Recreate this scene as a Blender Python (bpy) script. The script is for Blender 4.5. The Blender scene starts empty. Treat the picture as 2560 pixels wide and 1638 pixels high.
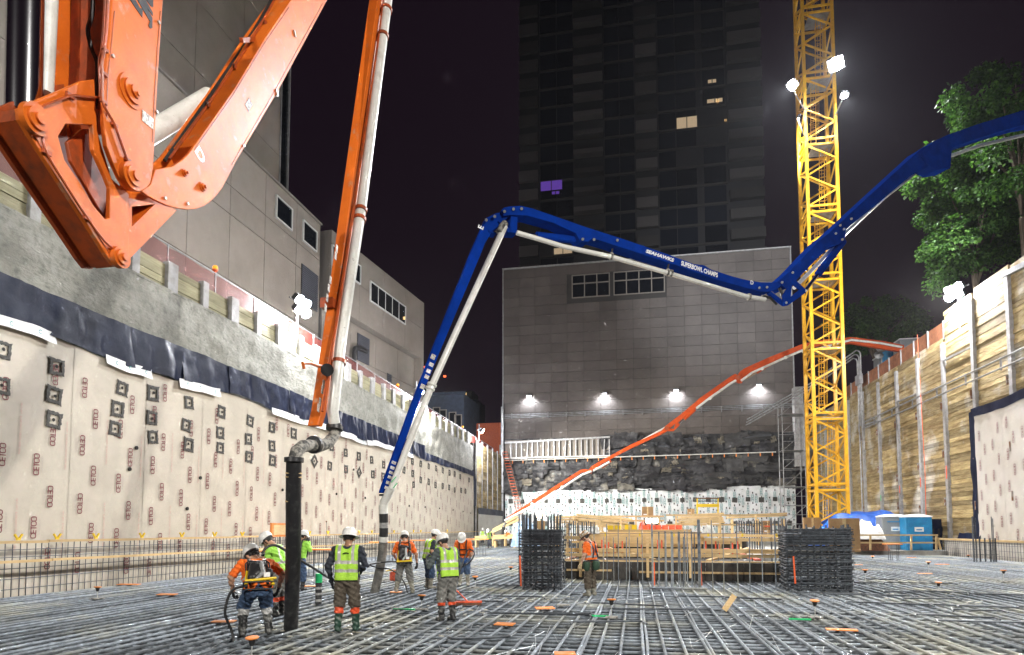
import bpy, bmesh, math, random
import numpy as np
from mathutils import Vector, Matrix, geometry, noise
R_ = math.radians
random.seed(7)
S = bpy.context.scene
COL = S.collection
# ------------------------------------------------------------------ camera
F = 1600.0
PITCH, YAW, EYE = R_(3.6), R_(10.97), Vector((0, 0, 1.8))
SHIFT = (501 - F * math.tan(PITCH)) / 2560
cd = bpy.data.cameras.new('camera'); cam = bpy.data.objects.new('camera', cd); COL.objects.link(cam)
cd.sensor_width = 36; cd.lens = 36 * F / 2560; cd.shift_y = SHIFT; cd.clip_start = .05; cd.clip_end = 2000
CR = Matrix.Rotation(YAW, 3, 'Z') @ Matrix.Rotation(math.pi / 2 + PITCH, 3, 'X')
cam.matrix_world = Matrix.Translation(EYE) @ CR.to_4x4()
S.camera = cam
# ------------------------------------------------------------------ night sky and exposure
w = bpy.data.worlds.new('World'); S.world = w; w.use_nodes = True
bg = w.node_tree.nodes['Background']
bg.inputs[0].default_value = (.0064, .0030, .0062, 1); bg.inputs[1].default_value = 1.0
S.view_settings.view_transform = 'Standard'; S.view_settings.look = 'None'
S.view_settings.exposure = 0.2; S.view_settings.gamma = 1
S.render.engine = 'CYCLES'
S.cycles.use_denoising = True
S.cycles.max_bounces = 5; S.cycles.diffuse_bounces = 2; S.cycles.glossy_bounces = 3; S.cycles.transparent_max_bounces = 8
S.cycles.sample_clamp_indirect = 4
S.cycles.use_light_tree = True
S.cycles.use_adaptive_sampling = True; S.cycles.adaptive_threshold = .03
# flood lamps: name -> (watts, position, aim); the rear pair is assumed, out of view
LAMPS = {
 'left_near':  (21000, (-17.2, 30.5, 13.5), (2, 30, -3)),
 'left_mid':   (22000, (-17.2, 49.3, 13.0), (0, 62, -3)),
 'left_far':   (17000, (-16.6, 68.3, 12.5), (2, 79, 1)),
 'right':      (26000, (20.7, 46.0, 17.3), (-6, 34, -4)),
 'assumed_rear_right': (25000, (19.5, -6.0, 17.0), (-9.5, 16, -1.5)),
 'assumed_rear_left':  (34000, (-14.0, -38.0, 16.5), (9, 30, 6)),
}
CRANE_W = (46000, 22000, 28000, 30000)
# ------------------------------------------------------------------ pixel helpers (photo pixel -> place in the pit)
PY = 819 + SHIFT * 2560
def ray(x, y): return CR @ Vector(((x - 1280) / F, -(y - PY) / F, -1))
def at(x, y, t): return EYE + ray(x, y) * t
def onX(x, y, X):
    d = ray(x, y); return EYE + d * ((X - EYE.x) / d.x)
def onY(x, y, Y):
    d = ray(x, y); return EYE + d * ((Y - EYE.y) / d.y)
def onZ(x, y, Z):
    d = ray(x, y); return EYE + d * ((Z - EYE.z) / d.z)
def onP(x, y, p, n):
    d = ray(x, y); return EYE + d * ((Vector(p) - EYE).dot(n) / d.dot(n))
# ------------------------------------------------------------------ materials
MATS = {}
def mat(name, c, rough=.6, metal=0., c2=None, ns=3., lo=.4, hi=.62, bump=0., bs=30., rnd=0., st=(1, 1, 1), emit=None, es=0., coat=0., alpha=1., c3=None, ns3=1., lo3=.5, hi3=.65, spec=.5, rough2=None, det=6.):
    m = bpy.data.materials.new(name); m.use_nodes = True; MATS[name] = m
    nt = m.node_tree; N = nt.nodes; L = nt.links; b = N['Principled BSDF']
    b.inputs['Roughness'].default_value = rough; b.inputs['Metallic'].default_value = metal
    b.inputs['Specular IOR Level'].default_value = spec
    b.inputs['Coat Weight'].default_value = coat; b.inputs['Coat Roughness'].default_value = .12
    b.inputs['Alpha'].default_value = alpha
    col = None
    pos = N.new('ShaderNodeNewGeometry'); mp = N.new('ShaderNodeMapping'); mp.inputs['Scale'].default_value = st
    L.new(pos.outputs['Position'], mp.inputs['Vector'])
    rgb = N.new('ShaderNodeRGB'); rgb.outputs[0].default_value = (*c, 1); col = rgb.outputs[0]
    def layer(col, cc, scale, lo, hi, mapped=True):
        n = N.new('ShaderNodeTexNoise'); n.inputs['Scale'].default_value = scale; n.inputs['Detail'].default_value = det; n.inputs['Roughness'].default_value = .62
        L.new((mp if mapped else pos).outputs[0], n.inputs['Vector'])
        r = N.new('ShaderNodeMapRange'); r.inputs[1].default_value = lo; r.inputs[2].default_value = hi
        L.new(n.outputs['Fac'], r.inputs[0])
        x = N.new('ShaderNodeMix'); x.data_type = 'RGBA'
        L.new(r.outputs[0], x.inputs[0]); L.new(col, x.inputs[6]); x.inputs[7].default_value = (*cc, 1)
        return x.outputs[2], r.outputs[0]
    if c2:
        col, fac = layer(col, c2, ns, lo, hi)
        if rough2 is not None:
            q = N.new('ShaderNodeMapRange'); q.inputs[3].default_value = rough; q.inputs[4].default_value = rough2
            L.new(fac, q.inputs[0]); L.new(q.outputs[0], b.inputs['Roughness'])
    if c3: col, _ = layer(col, c3, ns3, lo3, hi3, False)
    if rnd:
        oi = N.new('ShaderNodeObjectInfo'); r = N.new('ShaderNodeMapRange'); r.inputs[3].default_value = 1 - rnd; r.inputs[4].default_value = 1 + rnd
        L.new(oi.outputs['Random'], r.inputs[0])
        h = N.new('ShaderNodeHueSaturation'); L.new(r.outputs[0], h.inputs['Value']); L.new(col, h.inputs['Color']); col = h.outputs[0]
    L.new(col, b.inputs['Base Color'])
    if bump:
        n = N.new('ShaderNodeTexNoise'); n.inputs['Scale'].default_value = bs; n.inputs['Detail'].default_value = 5
        L.new(mp.outputs[0], n.inputs['Vector'])
        u = N.new('ShaderNodeBump'); u.inputs['Strength'].default_value = bump; u.inputs['Distance'].default_value = .05
        L.new(n.outputs['Fac'], u.inputs['Height']); L.new(u.outputs[0], b.inputs['Normal'])
    if emit:
        b.inputs['Emission Color'].default_value = (*emit, 1); b.inputs['Emission Strength'].default_value = es
    return m
mat('orange', (.68, .145, .013), .42, 0, (.52, .10, .012), 2.5, .45, .75, bump=.05, bs=6, coat=.06, spec=.35, c3=(.50, .27, .16), ns3=5., lo3=.60, hi3=.74)
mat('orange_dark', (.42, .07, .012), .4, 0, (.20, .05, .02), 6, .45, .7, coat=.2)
mat('far_orange', (.56, .075, .010), .5, 0, (.4, .05, .012), 3, .5, .7, spec=.2)
mat('blue', (.003, .033, .27), .5, 0, (.003, .024, .19), 2, .4, .7, coat=.0, spec=.0, bump=.03, bs=5)
mat('white_paint', (.74, .74, .70), .35, 0, (.50, .49, .44), 4, .5, .8, coat=.2, c3=(.3, .28, .24), ns3=9, lo3=.66, hi3=.72)
mat('chrome', (.75, .76, .80), .12, 1.)
mat('bolt', (.6, .6, .6), .3, .8)
mat('black_steel', (.02, .02, .022), .4)
mat('rubber', (.018, .018, .02), .55, 0, (.06, .06, .058), 6, .5, .72, bump=.1, bs=30)
mat('spatter', (.34, .325, .26), .7, 0, (.24, .23, .18), 9)
mat('cement_pipe', (.33, .315, .28), .8, 0, (.06, .06, .057), 9, .46, .58, bump=.4, bs=20)
mat('sticker', (.62, .6, .55), .5, 0, (.25, .2, .18), 40, .5, .55, rnd=.25)
mat('white_print', (.85, .85, .85), .5)
mat('black_print', (.012, .012, .015), .5)
mat('shotcrete', (.20, .20, .175), .85, 0, (.37, .37, .33), .55, .35, .7, bump=.55, bs=9, c3=(.12, .125, .11), ns3=3.5, lo3=.48, hi3=.75, st=(1, .6, 1.2))
mat('concrete', (.42, .42, .39), .85, 0, (.2, .2, .19), 1.5, .4, .7, bump=.2, bs=15)
mat('pile_grey', (.42, .42, .43), .8, 0, (.28, .27, .25), 3, .4, .7, bump=.3, bs=14, rnd=.12)
mat('lag_left', (.36, .34, .22), .85, 0, (.24, .22, .13), 5, .4, .7, bump=.4, bs=16, rnd=.22, st=(1, .2, 3))
mat('lag_right', (.42, .325, .16), .85, 0, (.22, .15, .06), 2.2, .38, .64, bump=.8, bs=9, rnd=.42, st=(1, .35, 2.5), c3=(.56, .53, .46), ns3=.36, lo3=.52, hi3=.68)
mat('rust', (.2, .09, .04), .8, 0, (.35, .33, .31), 4, .45, .6, bump=.2)
mat('steel_pipe', (.45, .47, .5), .35, .7, (.3, .3, .3), 3)
mat('membrane', (.585, .535, .45), .5, 0, (.50, .46, .385), .8, .35, .7, bump=.3, bs=1.6, spec=.4, c3=(.47, .425, .35), ns3=.7, lo3=.52, hi3=.8)
mat('membrane_right', (.62, .585, .53), .45, 0, (.55, .51, .45), .8, .35, .7, bump=.1, bs=2.)
mat('maroon', (.17, .018, .028), .6)
mat('faint_red', (.56, .30, .25), .6)
mat('faint_grey', (.40, .355, .32), .6)
mat('mastic', (.042, .042, .038), .6, 0, (.09, .09, .08), 12, .5, .65, bump=.5, bs=25)
mat('hole', (.01, .009, .007), .8)
mat('tarp_navy', (.006, .010, .030), .5, 0, (.012, .018, .042), 1.2, .4, .7, bump=.3, bs=3., spec=.14)
mat('white_sheet', (.82, .84, .86), .4, 0, (.6, .62, .62), 1.5, .4, .75, bump=.3, bs=4)
mat('teal_print', (.05, .26, .26), .6)
mat('rebar', (.25, .285, .325), .66, .1, (.12, .138, .158), 7, .38, .66, bump=.3, bs=45, rnd=.3, c3=(.42, .41, .32), ns3=.30, lo3=.50, hi3=.68)
mat('rebar_low_shaded', (.12, .13, .14), .55, .25, (.06, .066, .072), 6, .4, .65, rnd=.2, c3=(.24, .235, .19), ns3=.4, lo3=.52, hi3=.68)  # darker copy of rebar: shade between the bars put into the colour
mat('rebar_dark', (.105, .12, .14), .5, .35, (.05, .055, .062), 8, .4, .65, rnd=.3)
mat('rebar_rust', (.20, .085, .045), .7, .2, (.09, .05, .035), 8, .4, .65, rnd=.3)
mat('tie_wire', (.55, .56, .55), .4, .5)
mat('mud', (.04, .042, .04), .9, 0, (.11, .105, .085), .8, .4, .7, bump=.5, bs=8)
mat('lumber', (.66, .48, .25), .75, 0, (.54, .37, .17), 9, .4, .7, bump=.15, bs=25, rnd=.18, st=(.25, 1, 2))
mat('lumber_y', (.66, .48, .25), .75, 0, (.54, .37, .17), 9, .4, .7, bump=.15, bs=25, rnd=.18, st=(1, .25, 2))
mat('ply_black', (.02, .018, .016), .45, 0, (.075, .062, .05), 2.5, .45, .7, bump=.15, bs=8)
mat('orange_board', (.85, .27, .05), .6, 0, (.75, .4, .2), 5, .5, .75, rnd=.2)
mat('safety_orange', (.85, .13, .03), .5)
mat('tape_orange', (.85, .1, .03), .35, 0, (.6, .08, .03), 14, .45, .6, bump=.3, bs=40)
mat('yellow', (.82, .56, .02), .45)
mat('green_cap', (.02, .52, .17), .4)
mat('crane_yellow', (.80, .42, .012), .38, 0, (.64, .31, .01), 3, .45, .75, coat=.2)
mat('galv', (.4, .41, .42), .45, .5, (.28, .28, .28), 3)
mat('panel', (.13, .113, .104), .55, 0, (.105, .091, .085), .35, .4, .65, rnd=.12, spec=.3)
mat('joint', (.05, .047, .045), .8)
mat('stucco', (.30, .262, .225), .85, 0, (.25, .22, .19), .5, .4, .7, bump=.1, bs=20, rnd=.05)
mat('stucco_dark', (.25, .225, .2), .9)
mat('glass', (.008, .01, .014), .08, 0, spec=.7)
mat('frame_white', (.68, .68, .66), .5)
mat('louver', (.09, .095, .12), .5)
mat('brick', (.42, .085, .025), .8, 0, (.30, .06, .02), 6, .4, .65, bump=.2, bs=20)
mat('blue_wall', (.03, .045, .075), .8, 0, (.02, .03, .05), 2)
mat('tower_wall', (.03, .03, .034), .7)
mat('tower_band', (.075, .07, .069), .7, rnd=.6)
mat('tower_glass', (.012, .015, .022), .15, rnd=.4)
mat('net', (.15, .018, .012), .7, alpha=.72)
mat('net_orange', (.34, .13, .055), .75, 0, (.25, .09, .04), 3, alpha=.9)
mat('rock', (.045, .046, .05), .5, 0, (.022, .023, .027), 1.2, .4, .6, bump=.6, bs=3., c3=(.17, .16, .135), ns3=.5, lo3=.56, hi3=.66)
mat('drape_black', (.022, .022, .026), .55, 0, (.045, .045, .05), 2., bump=.6, bs=4, rnd=.4)
mat('drape_grey', (.055, .055, .057), .7, 0, (.055, .055, .058), 2., bump=.6, bs=4, rnd=.4)
mat('drape_tan', (.19, .172, .138), .85, 0, (.16, .145, .115), 2., bump=.6, bs=4, rnd=.3)
mat('hose_dusty', (.11, .108, .10), .8, 0, (.25, .245, .22), 5, .45, .7, bump=.2)
mat('cardboard', (.40, .25, .12), .8, 0, (.34, .20, .09), 2)
mat('blue_tarp', (.02, .12, .52), .4, 0, (.01, .06, .30), 3, .4, .7, bump=.6, bs=3)
mat('pale_blue_tarp', (.32, .45, .62), .5, 0, (.22, .33, .5), 2, bump=.5, bs=3)
mat('white_tarp', (.75, .75, .74), .6, 0, (.6, .6, .6), 2, bump=.8, bs=3)
mat('potty_blue', (.008, .24, .50), .45, 0, (.008, .19, .42), 3)
mat('potty_grey', (.24, .26, .27), .45)
mat('bark', (.09, .07, .05), .9, bump=.6, bs=14)
mat('skin_a', (.45, .25, .16), .55); mat('skin_b', (.30, .155, .09), .55); mat('skin_c', (.55, .33, .23), .55)
mat('hair', (.012, .010, .009), .6)
mat('hivis_orange', (.92, .17, .01), .7, 0, (.75, .12, .01), 9, .4, .7, bump=.5, bs=12)
mat('hivis_green', (.40, .82, .10), .7, 0, (.30, .66, .08), 9, .4, .7, bump=.5, bs=12)
mat('lime_vest', (.44, .76, .06), .7, 0, (.34, .62, .05), 8, .4, .7, bump=.5, bs=10)
mat('reflective', (.52, .50, .47), .35, .2, (.42, .40, .38), 12)
mat('yellow_edge', (.75, .8, .05), .6)
mat('navy_shirt', (.016, .02, .032), .8, 0, (.03, .036, .05), 8, bump=.5, bs=12)
mat('grey_shirt', (.05, .065, .07), .8, 0, (.09, .11, .11), 8, bump=.5, bs=12)
mat('denim', (.055, .10, .19), .85, 0, (.03, .05, .10), 7, .4, .65, bump=.6, bs=12)
mat('grey_trousers', (.15, .15, .14), .85, 0, (.28, .27, .25), 7, .45, .7, bump=.6, bs=12)
mat('brown_trousers', (.075, .058, .042), .85, 0, (.12, .10, .075), 8, .4, .7, bump=.6, bs=12)
mat('boot_black', (.022, .023, .024), .4, 0, (.2, .2, .185), 6, .5, .68)
mat('boot_green', (.025, .065, .045), .4, 0, (.2, .21, .18), 6, .52, .7)
mat('boot_tan', (.32, .31, .26), .7, 0, (.2, .19, .15), 7)
mat('duct_tape', (.42, .42, .41), .4, .2, (.3, .3, .3), 20, bump=.3)
mat('helmet_white', (.82, .82, .80), .3, 0, (.70, .70, .67), 6, .5, .8)
mat('helmet_brown', (.28, .15, .05), .4, 0, (.6, .6, .55), 16, .5, .56)
mat('glove_black', (.02, .022, .026), .7); mat('glove_blue', (.02, .09, .30), .7); mat('glove_tan', (.55, .42, .24), .7)
mat('strap', (.012, .012, .013), .6)
mat('engine_grey', (.35, .36, .36), .4, .4)
mat('engine_red', (.5, .02, .02), .4)
mat('tool_green', (.03, .07, .04), .7)
mat('lamp_lens', (1, 1, 1), emit=(.93, .96, 1), es=900.)
mat('lamp_small', (1, 1, 1), emit=(.9, .94, 1), es=160.)
mat('lamp_warm', (1, .9, .7), emit=(1, .72, .45), es=30.)
mat('beacon', (.9, .35, .02), .4, emit=(1, .35, .02), es=.7)
mat('lit_window', (.5, .4, .3), emit=(1, .74, .45), es=.30)
mat('lit_bright', (.9, .7, .4), emit=(1, .6, .22), es=1.2)
mat('lit_purple', (.2, .1, .5), emit=(.30, .12, .95), es=.20)
mat('beacon_red', (.8, .1, .05), emit=(1, .16, .05), es=2.)
# ------------------------------------------------------------------ mesh builder
def V3(p): return Vector(p)
ROOT = {}
class MB:
    def __init__(s): s.v = []; s.f = []; s.m = []
    def add(s, vs, fs, m=0):
        o = len(s.v); s.v += [tuple(p) for p in vs]; s.f += [tuple(i + o for i in f) for f in fs]; s.m += [m] * len(fs); return s
    def box(s, c, sz, R=None, m=0):
        c = V3(c); vs = []
        for x in (-.5, .5):
            for y in (-.5, .5):
                for z in (-.5, .5):
                    q = Vector((x * sz[0], y * sz[1], z * sz[2])); vs.append(c + (R @ q if R else q))
        return s.add(vs, [(0, 1, 3, 2), (4, 6, 7, 5), (0, 4, 5, 1), (2, 3, 7, 6), (0, 2, 6, 4), (1, 5, 7, 3)], m)
    def bar(s, a, b, w, h=None, m=0, up=(0, 0, 1)):
        a, b = V3(a), V3(b); h = h or w; d = (b - a); l = d.length; d.normalize(); u = V3(up)
        if abs(d.dot(u)) > .98: u = Vector((0, 1, 0)) if abs(d.y) < .9 else Vector((1, 0, 0))
        x = d.cross(u).normalized(); z = x.cross(d)
        return s.box((a + b) / 2, (w, l, h), Matrix((x, d, z)).transposed(), m)
    def tube(s, pts, r, n=8, m=0, caps=True):
        pts = [V3(p) for p in pts]; k = len(pts); rs = r if isinstance(r, (list, tuple)) else [r] * k
        vs = []; prev = None
        for i, p in enumerate(pts):
            d = (pts[min(i + 1, k - 1)] - pts[max(i - 1, 0)]).normalized()
            if prev is None:
                u = Vector((0, 0, 1)) if abs(d.z) < .9 else Vector((0, 1, 0)); x = d.cross(u).normalized()
            else:
                x = prev - d * prev.dot(d); x.normalize()
            prev = x; y = d.cross(x)
            for j in range(n):
                a = 2 * math.pi * j / n; vs.append(p + (x * math.cos(a) + y * math.sin(a)) * rs[i])
        fs = [(i * n + j, i * n + (j + 1) % n, (i + 1) * n + (j + 1) % n, (i + 1) * n + j) for i in range(k - 1) for j in range(n)]
        if caps: fs += [tuple(range(n))[::-1], tuple(range((k - 1) * n, k * n))]
        return s.add(vs, fs, m)
    def ring(s, c, ax, r, th, ln, n=14, m=0):   # a collar: short tube of outer radius r
        c = V3(c); ax = V3(ax).normalized(); return s.tube([c - ax * ln / 2, c + ax * ln / 2], r, n, m)
    def lathe(s, c, prof, n=16, m=0, sx=1, sy=1, R=None):
        c = V3(c); vs = []
        for r, z in prof:
            for j in range(n):
                a = 2 * math.pi * j / n; q = Vector((r * sx * math.cos(a), r * sy * math.sin(a), z)); vs.append(c + (R @ q if R else q))
        k = len(prof)
        fs = [(i * n + j, i * n + (j + 1) % n, (i + 1) * n + (j + 1) % n, (i + 1) * n + j) for i in range(k - 1) for j in range(n)]
        fs += [tuple(range(n))[::-1], tuple(range((k - 1) * n, k * n))]
        return s.add(vs, fs, m)
    def prism(s, poly, off, holes=(), m=0):
        off = V3(off); loops = [[V3(p) for p in poly]] + [[V3(p) for p in h] for h in holes]
        flat = [p for l in loops for p in l]; n = len(flat)
        tri = geometry.tessellate_polygon(loops)
        fs = [tuple(t) for t in tri] + [tuple(i + n for i in t[::-1]) for t in tri]
        o = 0
        for l in loops:
            k = len(l); fs += [(o + i, o + (i + 1) % k, n + o + (i + 1) % k, n + o + i) for i in range(k)]; o += k
        return s.add(flat + [p + off for p in flat], fs, m)
    def quad(s, a, b, c, d, m=0): return s.add([a, b, c, d], [(0, 1, 2, 3)], m)
    def mesh(s, name, mats, smooth=False, shift=None):
        me = bpy.data.meshes.new(name)
        vs = s.v if shift is None else [(p[0] - shift[0], p[1] - shift[1], p[2] - shift[2]) for p in s.v]
        me.from_pydata(vs, [], s.f)
        for q in (mats if isinstance(mats, (list, tuple)) else [mats]): me.materials.append(MATS[q])
        if any(s.m): me.polygons.foreach_set('material_index', s.m)
        bm = bmesh.new(); bm.from_mesh(me); bmesh.ops.recalc_face_normals(bm, faces=bm.faces); bm.to_mesh(me); bm.free()
        if smooth:
            me.polygons.foreach_set('use_smooth', [True] * len(me.polygons))
            try: me.set_sharp_from_angle(angle=R_(38))
            except Exception: pass
        return me
    def build(s, name, mats, parent=None, smooth=False, local=False):
        if parent is not None:
            sh = None if local else ROOT.get(parent.name, Vector((0, 0, 0)))
            o = bpy.data.objects.new(name, s.mesh(name, mats, smooth, sh)); COL.objects.link(o); o.parent = parent
            ROOT[o.name] = sh if sh is not None else Vector((0, 0, 0))
        else:
            xs = [p[0] for p in s.v]; ys = [p[1] for p in s.v]; zs = [p[2] for p in s.v]
            c = Vector(((min(xs) + max(xs)) / 2, (min(ys) + max(ys)) / 2, min(zs)))
            o = bpy.data.objects.new(name, s.mesh(name, mats, smooth, c)); COL.objects.link(o); o.location = c
            ROOT[o.name] = c
        return o
def thing(name, label, cat, loc=(0, 0, 0), rz=0, group=None):
    o = bpy.data.objects.new(name, None); COL.objects.link(o); o.location = loc; o.rotation_euler = (0, 0, rz)
    o.empty_display_size = .2; ROOT[o.name] = Vector(loc); return tag(o, label, cat, group)
def tag(o, label=None, cat=None, group=None, kind=None):
    if label: o['label'] = label
    if cat: o['category'] = cat
    if group: o['group'] = group
    if kind: o['kind'] = kind
    return o
CUBE = {}
def boxi(name, c, sz, m, parent, rot=None):      # a piece that shares one cube mesh
    if m not in CUBE: CUBE[m] = MB().box((0, 0, 0), (1, 1, 1)).mesh('piece_' + m, m)
    o = bpy.data.objects.new(name, CUBE[m]); COL.objects.link(o)
    if parent is not None:
        o.parent = parent; c = V3(c) - ROOT[parent.name]
    else: ROOT[o.name] = V3(c)
    o.location = c; o.scale = sz
    if rot: o.rotation_euler = rot
    return o
def barI(name, a, b, w, h, m, parent):           # a straight piece from a to b with the shared cube
    a, b = V3(a), V3(b); d = (b - a); l = d.length; d.normalize(); u = Vector((0, 0, 1))
    if abs(d.dot(u)) > .98: u = Vector((0, 1, 0))
    x = d.cross(u).normalized(); z = x.cross(d)
    o = boxi(name, (a + b) / 2, (w, l, h), m, parent); o.rotation_euler = Matrix((x, d, z)).transposed().to_euler(); return o
RODS = {}
def rodI(name, a, b, r, m, parent, n=8):         # a round bar from a to b with a shared mesh
    k = (m, n)
    if k not in RODS: RODS[k] = MB().tube([(0, 0, -.5), (0, 0, .5)], 1, n).mesh('rod_' + m, m, True)
    a, b = V3(a), V3(b); d = b - a
    o = bpy.data.objects.new(name, RODS[k]); COL.objects.link(o); c = (a + b) / 2
    if parent is not None: o.parent = parent; c = c - ROOT[parent.name]
    o.location = c; o.scale = (r, r, d.length); o.rotation_mode = 'QUATERNION'; o.rotation_quaternion = d.to_track_quat('Z', 'Y'); return o
def inst(me, name, parent, M):
    o = bpy.data.objects.new(name, me); COL.objects.link(o); o.parent = parent
    o.matrix_local = Matrix.Translation(-ROOT[parent.name]) @ M; ROOT[o.name] = ROOT[parent.name]; return o
def frame(o, x, y, z): return Matrix(((x[0], y[0], z[0], o[0]), (x[1], y[1], z[1], o[1]), (x[2], y[2], z[2], o[2]), (0, 0, 0, 1)))
def text_mesh(body, m, size=1., shear=0., off=0.):
    c = bpy.data.curves.new('lettering', 'FONT'); c.body = body; c.size = size; c.shear = shear; c.offset = off; c.align_x = 'CENTER'; c.align_y = 'CENTER'
    c.resolution_u = 3
    o = bpy.data.objects.new('lettering', c); COL.objects.link(o)
    me = bpy.data.meshes.new_from_object(o.evaluated_get(bpy.context.evaluated_depsgraph_get()))
    bpy.data.objects.remove(o); bpy.data.curves.remove(c); me.materials.clear(); me.materials.append(MATS[m]); return me
def smooth(pts, n=5):                            # Catmull-Rom through the points
    P = [V3(p) for p in pts]; P = [P[0] * 2 - P[1]] + P + [P[-1] * 2 - P[-2]]; out = []
    for i in range(1, len(P) - 2):
        a, b, c, d = P[i - 1:i + 3]
        for k in range(n):
            t = k / n; out.append(.5 * (2 * b + (c - a) * t + (2 * a - 5 * b + 4 * c - d) * t * t + (3 * b - a - 3 * c + d) * t ** 3))
    return out + [P[-2]]
def nz(x, y, z=0., s=1.): return noise.noise(Vector((x * s, y * s, z * s)))
# ================================================================== the setting
def slab(name, x0, x1, y0, y1, z0, z1, m):
    return tag(MB().box(((x0 + x1) / 2, (y0 + y1) / 2, (z0 + z1) / 2), (x1 - x0, y1 - y0, z1 - z0)).build(name, m), kind='structure')
slab('pit_ground', -18, 23, -30, 83, -2., -.62, 'mud')
slab('street', -120, -17.7, -60, 190, 9.9, 11.0, 'concrete')
slab('street', 21.6, 120, -60, 190, 13.9, 14.6, 'concrete')
slab('street', -17.7, 21.6, 82.5, 190, 9.9, 12.8, 'concrete')
LX = -17.0
# ---- left: sprayed concrete retaining wall
def sheet(mb, u0, u1, z0, z1, nu, nz_, fn, m=0):     # grid in (y, z); fn -> x
    vs = []; 
    for i in range(nu + 1):
        for j in range(nz_ + 1):
            y = u0 + (u1 - u0) * i / nu
            a = z0(y) if callable(z0) else z0; b = z1(y) if callable(z1) else z1
            z = a + (b - a) * j / nz_; vs.append((fn(y, z), y, z))
    k = nz_ + 1
    return mb.add(vs, [(i * k + j, (i + 1) * k + j, (i + 1) * k + j + 1, i * k + j + 1) for i in range(nu) for j in range(nz_)], m)
wall_top = lambda y: 10.78 - .004 * max(0, y - 30) + .05 * nz(y, 3., 0, .9)
mb = MB(); sheet(mb, 6, 67, 7.0, wall_top, 240, 22, lambda y, z: LX - .16 + .05 * nz(y, z, 0, 1.1) + .03 * nz(y, z, 5, 3.3) + .015 * nz(y, z, 9, 9))
sheet(mb, 6, 67, -1.2, 7.0, 10, 2, lambda y, z: LX - .2)
mb.add([(LX - .16, 6, 10.72), (LX - .16, 67, 10.6), (LX - .75, 67, 10.6), (LX - .75, 6, 10.72)], [(0, 1, 2, 3)])
mb.box((LX - .55, 36.5, 4.7), (.5, 61, 11.6))
tag(mb.build('retaining_wall', 'shotcrete', None, True), 'rough grey sprayed concrete retaining wall along the left side', 'wall')
# ---- left: waterproofing sheets with printed lettering and mastic patches
def stroke(mb, pts, w, m=0, closed=False):
    pts = [Vector((*p, 0)) for p in pts]; n = len(pts); L, Rr = [], []
    for i, p in enumerate(pts):
        a = pts[(i - 1) % n] if closed or i else p; b = pts[(i + 1) % n] if closed or i < n - 1 else p
        d = (b - a).normalized(); q = Vector((-d.y, d.x, 0)) * w / 2; L.append(p + q); Rr.append(p - q)
    k = n if closed else n - 1
    mb.add(L + Rr, [(i, (i + 1) % n, n + (i + 1) % n, n + i) for i in range(k)], m)
def rr(x0, y0, x1, y1, r, a0, a1):                   # rounded corners path helper
    return [(x0 + r * math.cos(a), y0 + r * math.sin(a)) for a in np.linspace(a0, a1, 5)]
def logo_mesh():
    mb = MB(); h, wd, r, s = .155, .12, .045, .031; x = 0; P = math.pi
    def C(x): stroke(mb, [(x + wd, .028)] + rr(x + wd - r, r + .0, 0, 0, r, -P * .25, -P / 2) + rr(x + r, r, 0, 0, r, -P / 2, -P) + rr(x + r, h - r, 0, 0, r, P, P / 2) + rr(x + wd - r, h - r, 0, 0, r, P / 2, P * .25) + [(x + wd, h - .028)], s)
    C(0)
    for y in (.0, h / 2, h): stroke(mb, [(.125, y), (.125 + .10, y)], s)
    stroke(mb, [(.139, -.015), (.139, h + .015)], s)
    stroke(mb, [(.235, h), (.345, h)], s); stroke(mb, [(.29, -.015), (.29, h)], s)
    C(.35)
    x = .485; stroke(mb, rr(x + r, r, 0, 0, r, P, P * 1.5) + rr(x + wd - r, r, 0, 0, r, -P / 2, 0) + rr(x + wd - r, h - r, 0, 0, r, 0, P / 2) + rr(x + r, h - r, 0, 0, r, P / 2, P), s, 0, True)
    me = mb.mesh('lettering', ['maroon', 'faint_grey'])
    t = text_mesh('ULTRASEAL BT', 'faint_grey', .075)
    bm = bmesh.new(); bm.from_mesh(me); n0 = len(bm.faces); bm2 = bmesh.new(); bm2.from_mesh(t)
    bmesh.ops.transform(bm2, matrix=Matrix.Translation((.32, -.11, 0)) @ Matrix.Scale(.95, 4, (1, 0, 0)), verts=bm2.verts)
    tmp = bpy.data.meshes.new('x'); bm2.to_mesh(tmp); bm.from_mesh(tmp); bm.faces.ensure_lookup_table()
    for f in bm.faces[n0:]: f.material_index = 1
    bmesh.ops.translate(bm, vec=(-.3, -.07, 0), verts=bm.verts); bm.to_mesh(me); return me
LOGO = logo_mesh()
FAINT = text_mesh('THIS SIDE FACES CONCRETE  LAP 4 IN.', 'faint_red', .085)
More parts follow.
